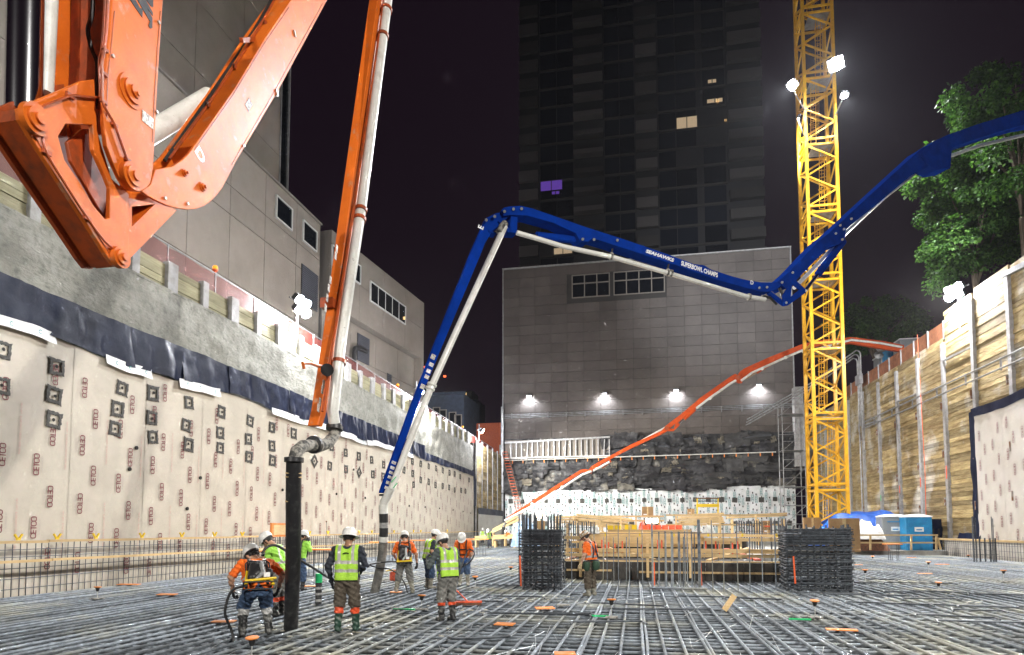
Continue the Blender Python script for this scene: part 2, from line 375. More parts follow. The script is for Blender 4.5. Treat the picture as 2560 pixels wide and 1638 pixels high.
def patch_mesh(seed):
    rd = random.Random(seed); mb = MB(); n = 40; o, i_ = [], []
    for k in range(n):
        a = 2 * math.pi * k / n; c, s = math.cos(a), math.sin(a); q = 1 / max(abs(c), abs(s))
        ro = .25 * q * (1 - .05 * (q > 1.3)) + rd.uniform(-.022, .03); ri = .165 * q * (.96) + rd.uniform(-.025, .02)
        o.append((ro * c, ro * s, .012)); i_.append((ri * c, ri * s, .016))
    for k in (5, 15, 25, 35): o[k] = (o[k][0] * 1.12, o[k][1] * 1.12, .012)
    e = [(p[0] * 1.01, p[1] * 1.01, -.01) for p in o]; e2 = [(p[0] * .99, p[1] * .99, -.01) for p in i_]
    mb.add(o + i_ + e + e2, [(k, (k + 1) % n, n + (k + 1) % n, n + k) for k in range(n)] + [(k, (k + 1) % n, 2 * n + (k + 1) % n, 2 * n + k) for k in range(n)] + [(n + k, n + (k + 1) % n, 3 * n + (k + 1) % n, 3 * n + k) for k in range(n)])
    x, y = rd.uniform(-.03, .03), rd.uniform(-.02, .03); m = 10
    mb.add([(x + (.055 + rd.uniform(-.015, .012)) * math.cos(2 * math.pi * k / m), y + .06 * math.sin(2 * math.pi * k / m), .004) for k in range(m)], [tuple(range(m))], 1)
    return mb.mesh('mastic_patch', ['mastic', 'hole'])
PATCH = [patch_mesh(k) for k in range(5)]
memb = thing('waterproof_membrane', 'beige printed waterproofing sheets with black patch squares covering the left wall', 'membrane', (LX, 40, -.5))
mtop = lambda y: 7.42 + .16 * nz(y, 0, 7, .35) + .06 * nz(y, 4, 7, 1.3)
YZ = lambda y, z, up=True, rot=0: None
sheets = []
y = 12.1; k = 0
def wallM(x, y, z, ang):     # text plane facing +X, rotated by ang in the wall (0 = reads towards +Y)
    c, s = math.cos(ang), math.sin(ang)
    return frame((x, y, z), (0, c, s), (0, -s, c), (1, 0, 0))
while y < 66:
    wd = 1.5; off = .012 * (k % 2); mb = MB()
    sheet(mb, y - .04, min(y + wd + .05, 66.2), -.6, mtop, 5, 26, lambda yy, z: LX + off + .012 * nz(yy, z, 2, .6) + .004 * nz(yy, z, 3, 3))
    sh = mb.build('sheet', 'membrane', memb, True); sheets.append((y, sh))
    xo = LX + .031 + off
    if True:
        for c_, yy in enumerate((y + .35, y + .82)):
            z = .35 + (k * .73 + c_ * .9) % 1.8
            while z < (6.95 if c_ or k % 2 else 5.2):
                inst(LOGO, 'lettering', sh, wallM(xo, yy, z, math.pi / 2 if (k + c_) % 3 else -math.pi / 2)); z += 1.82
        if y < 40:
            for z in (1.6, 4.3): inst(FAINT, 'lettering', sh, wallM(xo - .004, y + 1.3, z + .3 * (k % 2), math.pi / 2))
    y += wd; k += 1
def sheet_at(y):
    return [s for s in sheets if s[0] <= y][-1][1] if y >= sheets[0][0] else sheets[0][1]
pp = [(4, 875), (2, 965), (140, 918), (133, 988), (133, 1050), (304, 972), (292, 1023), (286, 1072), (381, 984), (378, 1045), (381, 1093), (471, 1007), (464, 1063), (470, 1112), (552, 1030), (549, 1082), (549, 1120), (624, 1053), (620, 1098), (621, 1143), (679, 1069), (679, 1115), (680, 1152), (733, 1084), (828, 1117), (785, 1153, 45), (823, 1165), (863, 1132), (864, 1173), (896, 1141), (897, 1181, 40), (928, 1150), (931, 1186), (958, 1162), (957, 1192), (1030, 1145), (1009, 1175), (1031, 1184), (1033, 1212), (1051, 1155), (1051, 1200), (1071, 1160), (1071, 1205), (1089, 1168), (1088, 1213), (1106, 1174), (1106, 1215), (1123, 1182), (1122, 1219), (1136, 1184), (1136, 1225), (1150, 1192), (1152, 1226), (1172, 1200), (1163, 1228)]
for i, q in enumerate(pp):
    p = onX(q[0], q[1], LX); a = R_(q[2] if len(q) > 2 else random.uniform(-7, 7)); sc = random.uniform(.88, 1.04)
    inst(PATCH[i % 5], 'mastic_patch', sheet_at(p.y), wallM(LX + .04, p.y, min(p.z, 6.95), a + (math.pi / 2) * (i % 4)) @ Matrix.Scale(sc, 4))
for q in [(339, 1120), (883, 1174), (499, 1195), (840, 1235), (912, 1245), (466, 1272), (322, 1173), (1022, 1265), (1062, 1268), (1098, 1271), (1132, 1275), (1157, 1279), (1176, 1283), (705, 1225)]:
    p = onX(q[0], q[1], LX)
    MB().tube([(LX + .02, p.y, p.z), (LX + .06, p.y, p.z)], .07, 10).build('pipe_stub', 'hole', sheet_at(p.y))
# ---- left: navy tarpaulin flap over the sheets and the white selvage strip below it
tarp = thing('navy_tarp_band', 'crumpled navy blue tarpaulin band above the beige sheets on the left wall', 'tarpaulin', (LX, 30, 7.4))
y = 11.5; k = 0
while y < 66:
    far = y > 47.5; wd = random.uniform(1.5, 3.0) if not far else 3.2
    zt = (lambda yy: 8.78 + .07 * nz(yy, 1, 0, .5) - .006 * max(0, yy - 12)) if not far else (lambda yy: 8.05 - .012 * (yy - 47))
    zb = (lambda yy: mtop(yy) + .02 + .10 * nz(yy, 6, 1, .6)) if not far else (lambda yy: mtop(yy) - .05)
    ph = random.random() * 9
    mb = MB(); sheet(mb, y, min(y + wd + .1, 66.3), zb, zt, 16, 10, lambda yy, z: LX + .11 + .10 * nz(yy * 1.6, z * .5, ph, 1.) + .05 * nz(yy * 3, z * 1.5, ph, 1.6) - .09 * (z - 7.4) + .02 * (k % 2))
    mb.build('tarp_panel', 'tarp_navy', tarp, True); y += wd; k += 1
tag(MB().add([(LX + .05, 66.0, 8.0), (LX + .1, 66.9, 6.9), (LX + .1, 66.9, 4.2), (LX + .05, 66.2, 4.0), (LX - .1, 66.0, 8.0), (LX - .1, 66.9, 6.9), (LX - .1, 66.9, 4.2), (LX - .1, 66.2, 4.0)], [(0, 1, 2, 3), (4, 7, 6, 5), (0, 4, 5, 1), (1, 5, 6, 2), (2, 6, 7, 3), (3, 7, 4, 0)]).build('tarp_panel', 'tarp_navy', tarp))
strip = thing('white_selvage_strip', 'curling white paper strip with teal print under the navy tarpaulin', 'strip', (LX, 30, 7.2))
for (a, b) in [(12.0, 15.8), (17.6, 19.6), (21.0, 23.4), (27.2, 33.6), (33.7, 38.2), (38.3, 42.6), (42.7, 46.9)]:
    mb = MB(); ph = a
    sheet(mb, a, b, lambda yy: mtop(yy) - .24 - .06 * nz(yy, 2, 0, .8), lambda yy: mtop(yy) + .09, 14, 3, lambda yy, z: LX + .15 + .10 * nz(yy, ph, 0, .9) + .25 * max(0, mtop(yy) - z))
    st = mb.build('strip', 'white_sheet', strip, True)
    yy = a + .4
    while yy < b - .3:
        p = (LX + .24 + .10 * nz(yy, ph, 0, .9), yy, mtop(yy) - .09)
        mb = MB(); stroke(mb, rr(.0, .0, 0, 0, .055, .7, 5.5), .03); inst(mb.mesh('lettering', 'teal_print'), 'lettering', st, wallM(*p, 0)); yy += random.uniform(.5, .9)
# ---- left: timber lagging on top of the concrete, with grey piles
lag = thing('timber_lagging', 'weathered timber lagging with grey piles on top of the left concrete wall', 'wall', (LX - .4, 36, 10.7))
for i in range(31):
    y0 = 7.7 + 1.9 * i
    boxi('pile', (LX - .42 + (.05 if i % 3 else .1), y0, 11.15), (.25, .52 if i % 2 else .34, 1.5), 'pile_grey', lag)
    for j in range(4):
        boxi('board', (LX - .46 + random.uniform(-.03, .03), y0 + .95, 10.86 + .265 * j + random.uniform(-.01, .01)), (.1, 1.66, .25), 'lag_left', lag, (random.uniform(-.006, .006), 0, 0))
# ---- left: street fence with orange netting, posts, rails, beacons
fen = thing('netting_fence', 'orange debris netting fence on pipe posts above the left wall', 'fence', (LX - .95, 40, 11))
fz = lambda y: 12.95 - .016 * max(0, y - 25)
for i in range(26):
    y0 = 7 + 2.9 * i; h = fz(y0)
    rodI('post', (LX - .95, y0, 11.0), (LX - .95, y0, h), .035, 'galv', fen)
    if i < 25:
        y1 = y0 + 2.9; rodI('rail', (LX - .95, y0, h - .03), (LX - .95, y1, fz(y1) - .03), .024, 'galv', fen)
        mb = MB(); sheet(mb, y0, y1, 11.0, lambda yy: fz(yy) - .08 - .12 * abs(nz(yy, 0, 0, 1.)), 10, 5, lambda yy, z: LX - .93 + .05 * nz(yy, z, 2, 1.2)); mb.build('net_panel', 'net', fen, True)
def street_beacon(px, py, Y, lab):
    d = thing('barrier_beacon', lab, 'beacon', (LX - .97, Y, fz(Y) - .05))
    z = fz(Y) - .05
    mb = MB(); mb.lathe((LX - .97, Y, z), [(.05, 0), (.05, .12), (.11, .13), (.12, .18), (.11, .2)]); mb.build('base', 'safety_orange', d, True)
    MB().lathe((LX - .97, Y, z + .2), [(.10, 0), (.115, .05), (.10, .13), (.05, .17)]).build('lens', 'beacon', d, True)
street_beacon(561, 672, 24.4, 'amber warning beacon on the netting fence, nearest the left flood lamp')
street_beacon(975, 950, 46.3, 'amber warning beacon on the netting fence before the middle left lamp')
street_beacon(1155, 1062, 65.2, 'amber warning beacon on the netting fence beside the far brick wall')
# ---- left far: lagged wall beyond the sheets
fl = thing('lagged_wall', 'brown timber lagged wall with slim piles at the far left corner', 'wall', (LX, 74, -1))
for i in range(6):
    y0 = 67.2 + 2.7 * i
    boxi('pile', (LX, y0, 5.6), (.16, .17, 11.6), 'pile_grey', fl)
    if i < 5:
        for j in range(26): boxi('board', (LX - .06 + random.uniform(-.025, .025), y0 + 1.35, .2 + .43 * j), (.1, 2.42, .415), 'lag_right', fl)
MB().box((LX - .3, 74.5, 5), (.3, 16, 12)).build('backing', 'joint', fl)
mb = MB(); sheet(mb, 67.4, 80.4, -.6, 3.4, 12, 6, lambda y, z: LX + .2 + .05 * nz(y, z, 0, .8)); c1 = mb.build('sheet', 'membrane_right', fl, True)
mb = MB(); sheet(mb, 67.4, 80.4, 3.3, 4.0, 20, 3, lambda y, z: LX + .25 + .1 * nz(y, z, 0, 1.2)); mb.build('tarp_panel', 'tarp_navy', fl, True)
# ---- right: tall lagged wall
RX = 21.0
rw = thing('tall_lagged_wall', 'tall stained timber lagged wall with pale soldier piles along the right side', 'wall', (RX, 56, -1))
rwtop = lambda y: 16.7 if y < 48 else 15.0
stuffmb = MB(); nb = 0
for i in range(12):
    y0 = 36.4 + 4.03 * i; top = rwtop(y0 + 1)
    ov = random.uniform(-.02, .02)
    boxi('pile', (RX - .02, y0, (top - .8) / 2 - .3 + (.0 if i != 3 else 0)), (.24, .34, top + .5), 'pile_grey', rw, (0, 0, 0))
    z = (-.4 if y0 > 44 else (9.0 if y0 < 40 else 8.6)); 
    while z < top - .1:
        h = .285; c = (RX + .1 + random.uniform(-.03, .03), y0 + 2.015 + random.uniform(-.03, .03), z + h / 2); s = (.1, 3.72, h - .017); rx = random.uniform(-.006, .006)
        if nb < 300 and i < 8: boxi('board', c, s, 'lag_right', rw, (rx, 0, 0)); nb += 1
        else: stuffmb.box(c, s, Matrix.Rotation(rx, 3, 'X'))
        z += h
tag(stuffmb.build('board_rows', 'lag_right', rw), kind='stuff')
MB().box((RX + .35, 58, 7), (.3, 50, 16)).build('backing', 'joint', rw)
for i in range(1, 9):      # brackets and rust on the piles
    y0 = 36.4 + 4.03 * i
    for z in (3.2 + (i % 2) * .4, 6.9 - (i % 3) * .5, 10.2): boxi('bracket', (RX - .16, y0 + .22, z), (.16, .1, .55), 'rust', rw)
for (y0, y1, z) in [(44.6, 48.3, 13.2), (52.7, 56.4, 11.9), (60.6, 64.4, 11.2)]: barI('waler', (RX - .1, y0, z), (RX - .1, y1, z + .1), .12, .12, 'galv', rw)
barI('waler', (RX - .1, 37.0, 15.9), (RX - .1, 40.6, 16.3), .25, .3, 'galv', rw)
# orange hoarding over it
hb = thing('orange_hoarding', 'rust orange plywood hoarding along the top of the right wall', 'hoarding', (RX, 58, 15))
for i in range(9):
    boxi('panel', (RX + .15, 49.4 + 2.44 * i + .3, 15.55), (.05, 2.42, 1.1), 'net_orange', hb)
    boxi('post', (RX + .08, 48.2 + 2.44 * i + .3, 15.5), (.09, .09, 1.3), 'galv', hb)
# pipe runs on the right wall
cp = thing('conduit_run', 'pair of galvanised pipes running along the right timber wall', 'pipes', (RX - .35, 50, 11))
for z in (11.5, 10.95): rodI('pipe', (RX - .35, 30, z), (RX - .35, 63.4, z), .06, 'steel_pipe', cp)
for i in range(9): boxi('clamp', (RX - .3, 33 + 4 * i, 11.22), (.08, .08, .75), 'galv', cp)
cv = thing('conduit_riser', 'bundle of vertical galvanised conduits climbing the right wall behind the crane', 'pipes', (RX - .4, 63.8, 0))
for k in range(3):
    yy = 63.7 + .45 * k
    zt = 18.2 - .25 * k
    MB().tube([(RX - .35, yy, -.3 if k == 2 else 10.95 + .3 * k), (RX - .35, yy, zt - .2), (RX - .45, yy, zt), (RX - .7, yy, zt + .1), (RX - 4., yy + 3, zt - 2.2), (RX - 9, yy + 9, zt - 4.6)], .07, 8).build('pipe', 'steel_pipe', cv, True)
boxi('junction_box', (RX - .42, 64.1, 15.6), (.3, 1.2, .9), 'galv', cv)
# membrane on the right wall
rm = thing('right_membrane', 'pale printed waterproofing sheets framed by a black flap on the right wall', 'membrane', (RX, 40, -.5))
zt = lambda y: 9.3 - .10 * (y - 40) * .2 + .12 * nz(y, 0, 3, .6)
y = 33.9; k = 0
while y < 44.2:
    mb = MB(); off = .012 * (k % 2); y1 = min(y + 1.5, 44.4)
    sheet(mb, y, y1 + .03, -.6, lambda yy: zt(yy) - .5, 4, 16, lambda yy, z: RX - .2 - off - .02 * nz(yy, z, 0, .6)); sh = mb.build('sheet', 'membrane_right', rm, True)
    for c_, yy in enumerate((y + .35, y + .95)):
        z = .3 + (k * .73 + c_ * .9) % 1.8
        while z < 8.3 and yy < 44:
            s = 1 if (k + c_) % 3 else -1
            inst(LOGO, 'lettering', sh, frame((RX - .245 - off, yy, z), (0, 0, -s), (0, -s, 0), (-1, 0, 0))); z += 1.82
    y += 1.5; k += 1
mb = MB(); sheet(mb, 33.9, 44.6, lambda yy: zt(yy) - .55, lambda yy: zt(yy), 30, 4, lambda yy, z: RX - .27 - .10 * nz(yy * 2, z, 0, 1.)); mb.build('tarp_panel', 'tarp_navy', rm, True)
mb = MB(); sheet(mb, 44.35, 45.0, -.5, lambda yy: 9.1, 4, 30, lambda yy, z: RX - .22 - .08 * nz(yy * 3, z, 0, .8)); mb.build('tarp_panel', 'tarp_navy', rm, True)
mb = MB(); sheet(mb, 44.2, 47.0, -.5, lambda yy: 1.5 + .2 * nz(yy, 0, 0, 1.), 12, 4, lambda yy, z: RX - .2 - .25 * (1.5 - z) - .1 * nz(yy, z, 0, 1.)); mb.build('tarp_panel', 'tarp_navy', rm, True)
# red survey line down the right wall
tag(MB().tube([(RX - .5, 51.2, 16.0), (RX - .4, 51.1, 6), (RX - .6, 50.8, .3)], .022, 5).build('red_hose_line', 'safety_orange'), 'thin red hose hanging down the right timber wall', 'hose')
# marking paint on the piles of the right wall (real spray marks)
for i, (yy, z0, h, m) in enumerate([(48.5, 5.6, .9, 'tape_orange'), (52.6, 5.2, .7, 'tape_orange'), (56.5, 4.9, .6, 'tape_orange'), (60.6, 4.4, .5, 'green_cap'), (60.6, 1.2, 1.6, 'rust')]):
    boxi('paint_mark', (RX - .145, yy - .05, z0), (.004, .16, h), m, rw)
# ================================================================== far end of the pit
BY = 81.0
bw = thing('white_membrane', 'white waterproofing sheets with teal print and dark square patches across the far wall', 'membrane', (0, BY, -.5))
def teal_print():
    mb = MB()
    bm = bmesh.new(); bm.from_mesh(LOGO); bm.faces.ensure_lookup_table()
    base = [([v.co.copy() for v in f.verts]) for f in bm.faces if f.material_index == 0]; bm.free()
    for (x, z) in [(.18, .7), (.18, 2.6), (.18, 4.5), (.75, 1.6), (.75, 3.6), (.75, 5.4), (1.3, .9), (1.3, 2.9), (1.3, 4.9)]:
        for q in base: mb.add([(x - p.y * 1.5, 0, z + p.x * 1.35) for p in q], [tuple(range(len(q)))])
        for dz in (-.62, .62): mb.box((x + random.uniform(-.03, .03), -.002, z + dz), (.13, .004, .22), None, 1)
    return mb.mesh('print', ['teal_print', 'black_print'])
TP = teal_print()
bx0, bx1 = -16.6, 18.6
n = 23; wd = (bx1 - bx0) / n
def sheetX(mb, x0, x1, z0, z1, nx, nzz, fn, m=0):
    vs = []
    for i in range(nx + 1):
        for j in range(nzz + 1):
            x = x0 + (x1 - x0) * i / nx; a = z0(x) if callable(z0) else z0; b = z1(x) if callable(z1) else z1
            z = a + (b - a) * j / nzz; vs.append((x, fn(x, z), z))
    k = nzz + 1
    return mb.add(vs, [(i * k + j, (i + 1) * k + j, (i + 1) * k + j + 1, i * k + j + 1) for i in range(nx) for j in range(nzz)], m)
for k in range(n):
    x = bx0 + wd * k; mb = MB()
    sheetX(mb, x, x + wd + .02, -.6, lambda q: 6.65 + .012 * q + .12 * nz(q, 1, 0, 1.3), 3, 10, lambda q, z: BY - .02 + .015 * (k % 2) + .03 * nz(q, z, 0, .8))
    sh = mb.build('sheet', 'white_sheet', bw, True)
    PR_ = inst(TP, 'print', sh, Matrix.Translation((x, BY - .085, .3 + .2 * ((k * 7) % 3)))); PR_['kind'] = 'stuff'
    for z in (2.35, 5.2):
        s = random.uniform(.7, .95)
        boxi('mastic_patch', (x + .75, BY - .09, z + random.uniform(-.05, .05)), (.66 * s, .03, .66 * s), 'mastic', bw, (0, random.uniform(-.1, .1), 0))
# tarpaulin-covered rock face
mb = MB()
def rockY(x, z):
    return BY + .15 - .35 * nz(x, z * 1.6, 0, .55) - .22 * abs(nz(x, z, 3, 1.5)) - .1 * nz(x, z, 8, 3.2) - .1 * math.sin(z * 2.4 + nz(x, 0, 1, .4) * 3)
sheetX(mb, -16.8, 18.8, 6.4, lambda x: 13.3, 170, 46, rockY)
rk = thing('draped_rock_face', 'dark rock face hung with crumpled black and grey sheeting below the far building', 'rock face', (1, BY, 6.4))
mb.build('rock', 'rock', rk, True)
rd = random.Random(12)
for k in range(150):
    small = k % 3 == 0; w_, h_ = (rd.uniform(.5, 1.3), rd.uniform(.4, .9)) if small else (rd.uniform(1.4, 3.4), rd.uniform(.9, 1.9))
    cx_, cz2 = rd.uniform(-16, 18), rd.uniform(6.9, 12.9)
    if cx_ < -3.2 and cz2 > 10.0: continue
    tl = rd.uniform(-.25, .25); ph = rd.random() * 40; mb = MB(); nx, nzz = 8, 6; vs = []; off = rd.uniform(.25, .55)
    ed = [rd.uniform(-.12, .12) for _ in range(9)]
    for i in range(nx + 1):
        for j in range(nzz + 1):
            u, v = i / nx - .5, j / nzz - .5; xx = cx_ + u * w_ * math.cos(tl) - v * h_ * math.sin(tl) + .12 * nz(v * 3, ph, 1); zz = cz2 + u * w_ * math.sin(tl) * .6 + v * h_ + (ed[i] if j in (0, nzz) else 0)
            vs.append((xx, rockY(xx, zz) * .5 + (BY - .1) * .5 - off + .14 * nz(u * 4, v * 3, ph) + .09 * math.sin(v * 9 + ph) + .22 * (v + .5) , zz))
    mb.add(vs, [(i * (nzz + 1) + j, (i + 1) * (nzz + 1) + j, (i + 1) * (nzz + 1) + j + 1, i * (nzz + 1) + j + 1) for i in range(nx) for j in range(nzz)])
    mb.build('draped_sheet', 'drape_tan' if small and rd.random() < .55 else rd.choice(('drape_black', 'drape_black', 'drape_grey', 'rock')), rk, True)
cz = 10.45
wp = thing('white_pipe', 'white pipe carried on small orange hangers across the dark rock face', 'pipe', (0, BY - .8, cz))
rodI('pipe', (-16.6, BY - .75, cz), (16.4, BY - .75, cz + .35), .07, 'white_paint', wp)
for k in range(24):
    x = -15.5 + 1.37 * k; boxi('hanger', (x, BY - .72, cz - .22 + .0106 * (x + 16)), (.1, .14, .4), 'orange_board', wp)
# open stud bay at the left
sb = thing('stud_bay', 'open bay of bare metal studs at the left foot of the far building', 'stud frame', (-11, BY - .6, 10.7))
a, b = onY(1262, 1120, BY - .6), onY(1525, 1100, BY - .6)
MB().box(((a.x + b.x) / 2, BY - .25, 11.9), (b.x - a.x, .1, 2.4)).build('back_panel', 'stucco_dark', sb)
for k in range(19):
    x = a.x + .8 + (b.x - a.x - .9) * k / 18; barI('stud', (x, BY - .55, 10.8), (x + (.12 if k % 7 == 3 else 0), BY - .55, 12.9), .13, .16, 'galv', sb)
barI('track', (a.x, BY - .62, 12.75), (b.x, BY - .62, 13.15), .16, .22, 'galv', sb); barI('track', (a.x, BY - .62, 10.75), (b.x, BY - .62, 10.8), .16, .14, 'white_paint', sb)
# ---- panel-clad building across the far end
pb = thing('panel_building', 'windowed grey panel-clad building closing the far end of the pit', 'building', (.6, 88, 12))
PB0, PB1 = onY(1258, 900, BY + 1).x, onY(1983, 900, BY + 1).x
MB().box(((PB0 + PB1) / 2, BY + 9.3, 24.6), (PB1 - PB0, 16, 23.5)).build('backing_wall', 'joint', pb)
cols = 17; cw = (PB1 - PB0) / cols; rows = 18; rh = 23.3 / rows
pst = MB(); cnt = 0
wx0, wx1, wz0, wz1 = onY(1430, 700, BY + 1).x, onY(1661, 700, BY + 1).x, 31.9, 34.9
for r in range(rows):
    for c in range(cols):
        x = PB0 + cw * (c + .5); z = 13.05 + rh * (r + .5)
        if wx0 - .9 < x < wx1 + .9 and z > 31.6 and z < 35.3: continue
        s = (cw - .035, .1, rh - .035); p = (x, BY + 1.26 + random.uniform(-.006, .006), z)
        if cnt < 298: boxi('cladding_panel', p, s, 'panel', pb); cnt += 1
        else: pst.box(p, s)
if pst.v: tag(pst.build('cladding_rows', 'panel', pb), kind='stuff')
zc = (wz0 + wz1) / 2
for q0, q1, nn in ((wx0, wx0 + (wx1 - wx0) * .41, 3), (wx0 + (wx1 - wx0) * .46, wx1, 4)):
    wn = MB().box(((q0 + q1) / 2, BY + 1.3, zc), (q1 - q0, .06, wz1 - wz0)).build('window', 'glass', pb)
    for i in range(nn + 1):
        x = q0 + (q1 - q0) * i / nn; boxi('mullion', (x, BY + 1.22, zc), (.14, .1, wz1 - wz0 + .1), 'stucco_dark', pb)
    for z in (wz0, zc + .35, wz1): boxi('mullion', ((q0 + q1) / 2, BY + 1.21, z), (q1 - q0, .1, .14), 'stucco_dark', pb)
boxi('coping', ((PB0 + PB1) / 2, BY + 1.3, 36.45), (PB1 - PB0 + .3, .5, .16), 'pile_grey', pb)
boxi('corner_trim', (PB1 + .06, BY + 1.2, 24.6), (.12, .3, 23.7), 'pile_grey', pb); boxi('corner_trim', (PB0 - .06, BY + 1.2, 24.6), (.12, .3, 23.7), 'pile_grey', pb)
for k, (x, y) in enumerate([(1323, 990), (1511, 984), (1690, 975), (1897, 963)]):
    p = onY(x, y, BY + .9)
    l = thing('wall_lamp', ['leftmost small white wall lamp on the panel-clad building', 'second white wall lamp from the left on the panel-clad building', 'third white wall lamp from the left on the panel-clad building', 'rightmost white wall lamp on the panel-clad building, by the orange boom'][k], 'wall lamp', p, 0, 'lamps along the panel building')
    MB().prism([p + Vector((-.3, .3, .2)), p + Vector((-.3, -.15, .2)), p + Vector((-.3, -.25, -.05)), p + Vector((-.3, .3, -.15))], (.6, 0, 0)).build('housing', 'galv', l)
    MB().box(p + Vector((0, -.1, -.1)), (.46, .3, .06), Matrix.Rotation(.35, 3, 'X')).build('lens', 'lamp_small', l)
    ld = bpy.data.lights.new('wall_lamp_light', 'SPOT'); ld.energy = 900; ld.spot_size = R_(150); ld.spot_blend = .6; ld.shadow_soft_size = .2; ld.color = (.88, .93, 1)
    lo = bpy.data.objects.new('light', ld); COL.objects.link(lo); lo.parent = l; lo.location = (0, -.32, -.25); lo.rotation_euler = (R_(25), 0, 0)
rl = thing('rail_conduits', 'bundle of bright horizontal pipes across the front of the panel-clad building', 'pipes', (1, BY + .6, 16.4))
for k in range(3): rodI('pipe', (PB0 - .2, BY + .7 + .1 * k, 16.2 + .22 * k), (PB1 + 2.2, BY + .7 + .1 * k, 16.42 + .22 * k), .05, 'steel_pipe', rl)
for k in range(15): boxi('clamp', (PB0 + 1.2 + 2.4 * k, BY + .85, 16.45), (.06, .3, .7), 'galv', rl)
tag(MB().box((onY(1256, 1100, BY - .3).x, BY - .3, 8.5), (.3, .3, 18)).build('steel_corner_post', 'steel_pipe'), 'tall steel post at the left corner of the far wall', 'post')
c = onY(1993, 960, BY - .2)
tag(MB().box((c.x, BY - .2, 13.8), (1.0, 1.2, 9.5)).build('concrete_column', 'pile_grey'), 'pale concrete column end beside the panel-clad building behind the crane', 'column')
# ---- apartment tower behind
TY = 97.0
X = lambda px: onY(px, 380, TY).x
tw = thing('apartment_tower', 'dark high-rise apartment tower with rows of balconies behind the panel building', 'building', (10, TY, 12))
MB().box(((X(1298) + X(1908)) / 2, TY + 11, 55), (X(1908) - X(1298), 21, 90)).build('wall', 'tower_wall', tw)
fh = 3.05; lit = {}
for f in range(17):
    z = 35.2 + fh * f
    for (p0, p1, h, dy) in ((1298, 1345, 1.7, .1), (1435, 1508, .75, .9), (1590, 1643, 1.6, .25), (1822, 1908, 1.5, .4)):
        boxi('balcony', ((X(p0) + X(p1)) / 2, TY - dy / 2, z + h / 2), (X(p1) - X(p0), dy + .5, h), 'tower_band', tw)
    for (p0, p1) in ((1350, 1390), (1392, 1432), (1512, 1548), (1550, 1586), (1648, 1690), (1692, 1742), (1760, 1815)):
        if (f, p0) in ((7, 1692), (8, 1760), (9, 1760), (3, 1350), (3, 1392)): continue
        boxi('window', ((X(p0) + X(p1)) / 2, TY + .49, z + 1.5), (X(p1) - X(p0), .1, 2.5), 'tower_glass', tw)
    for (p0, p1) in ((1348, 1434), (1510, 1588), (1645, 1818)):
        boxi('slab_edge', ((X(p0) + X(p1)) / 2, TY + .43, z), (X(p1) - X(p0), .2, .28), 'joint', tw)
def litwin(x0, y0, x1, y1, m, depth=.35):
    a, b = onY(x0, y1, TY + depth), onY(x1, y0, TY + depth); wn = MB().box(((a.x + b.x) / 2, TY + depth, (a.z + b.z) / 2), (b.x - a.x, .1, b.z - a.z)).build('lit_window', m, tw)
    boxi('mullion', ((a.x + b.x) / 2, TY + depth - .08, (a.z + b.z) / 2), (.12, .1, b.z - a.z + .1), 'joint', tw)
litwin(1692, 290, 1742, 323, 'lit_window'); litwin(1768, 245, 1806, 258, 'lit_window'); litwin(1770, 198, 1790, 208, 'lit_window'); litwin(1352, 450, 1405, 478, 'lit_purple'); litwin(1380, 478, 1398, 486, 'lit_purple')
litwin(1385, 618, 1430, 636, 'lit_window'); litwin(1792, 248, 1797, 256, 'lit_bright', .2); litwin(1812, 298, 1816, 303, 'lit_bright', .2)
# ---- stucco building on the left street
sbd = thing('stucco_building', 'beige stucco building with panel joints above the left street', 'building', (-32, 30, 11))
BX = -26.0
MB().box((BX - 5.2, 25.0, 19.2), (10, 47.2, 16.2)).build('backing_wall', 'stucco_dark', sbd)
wins = [(41.9, 44.0), (45.8, 47.9), (33.5, 35.6), (29.6, 31.7)]
y = 1.5
ys = [1.6, 6.8, 12, 17.2, 22.4, 27.6, 32.6, 36.6, 40.6, 44.9, 48.7]
zs = [11.2, 14.4, 18.0, 22.4, 24.3, 27.4]
for i in range(len(ys) - 1):
    for j in range(len(zs) - 1):
        boxi('wall_panel', (BX - .1, (ys[i] + ys[i + 1]) / 2, (zs[j] + zs[j + 1]) / 2), (.24, ys[i + 1] - ys[i] - .04, zs[j + 1] - zs[j] - .04), 'stucco', sbd)
def window(parent, c, ex, ey, wdt, hgt, n=1, fr='frame_white'):    # c centre on the wall, ex along, ey outward normal
    ex, ey = V3(ex), V3(ey); ez = Vector((0, 0, 1)); Rm = Matrix((ex, ey, ez)).transposed(); c = V3(c)
    wn = MB().box(c + ey * .04, (wdt, .06, hgt), Rm).build('window', 'glass', parent)
    fb = MB()
    for s in (-1, 1):
        fb.box(c + ez * (s * hgt / 2) + ey * .06, (wdt + .18, .16, .1), Rm); fb.box(c + ex * (s * (wdt / 2 + .04)) + ey * .06, (.1, .16, hgt - .1), Rm)
    for k in range(1, n): fb.box(c + ex * (wdt * (k / n - .5)) + ey * .05, (.09, .1, hgt - .1), Rm)
    fb.build('frame', fr, wn)
for (a, b) in wins[:2]: window(sbd, (BX + .03, (a + b) / 2, 25.6), (0, 1, 0), (1, 0, 0), b - a, 1.65)
def louver(parent, c, ex, ey, wdt, hgt):
    ex, ey = V3(ex), V3(ey); ez = Vector((0, 0, 1)); Rm = Matrix((ex, ey, ez)).transposed(); c = V3(c)
    g = MB().box(c + ey * .03, (wdt, .05, hgt), Rm).build('louver_grille', 'joint', parent); mb = MB(); k = int(hgt / .16)
    for i in range(k): mb.box(c + ez * (-hgt / 2 + (i + .5) * hgt / k) + ey * .09, (wdt, .1, .05), Rm @ Matrix.Rotation(.6, 3, 'X'))
    mb.build('slats', 'louver', g)
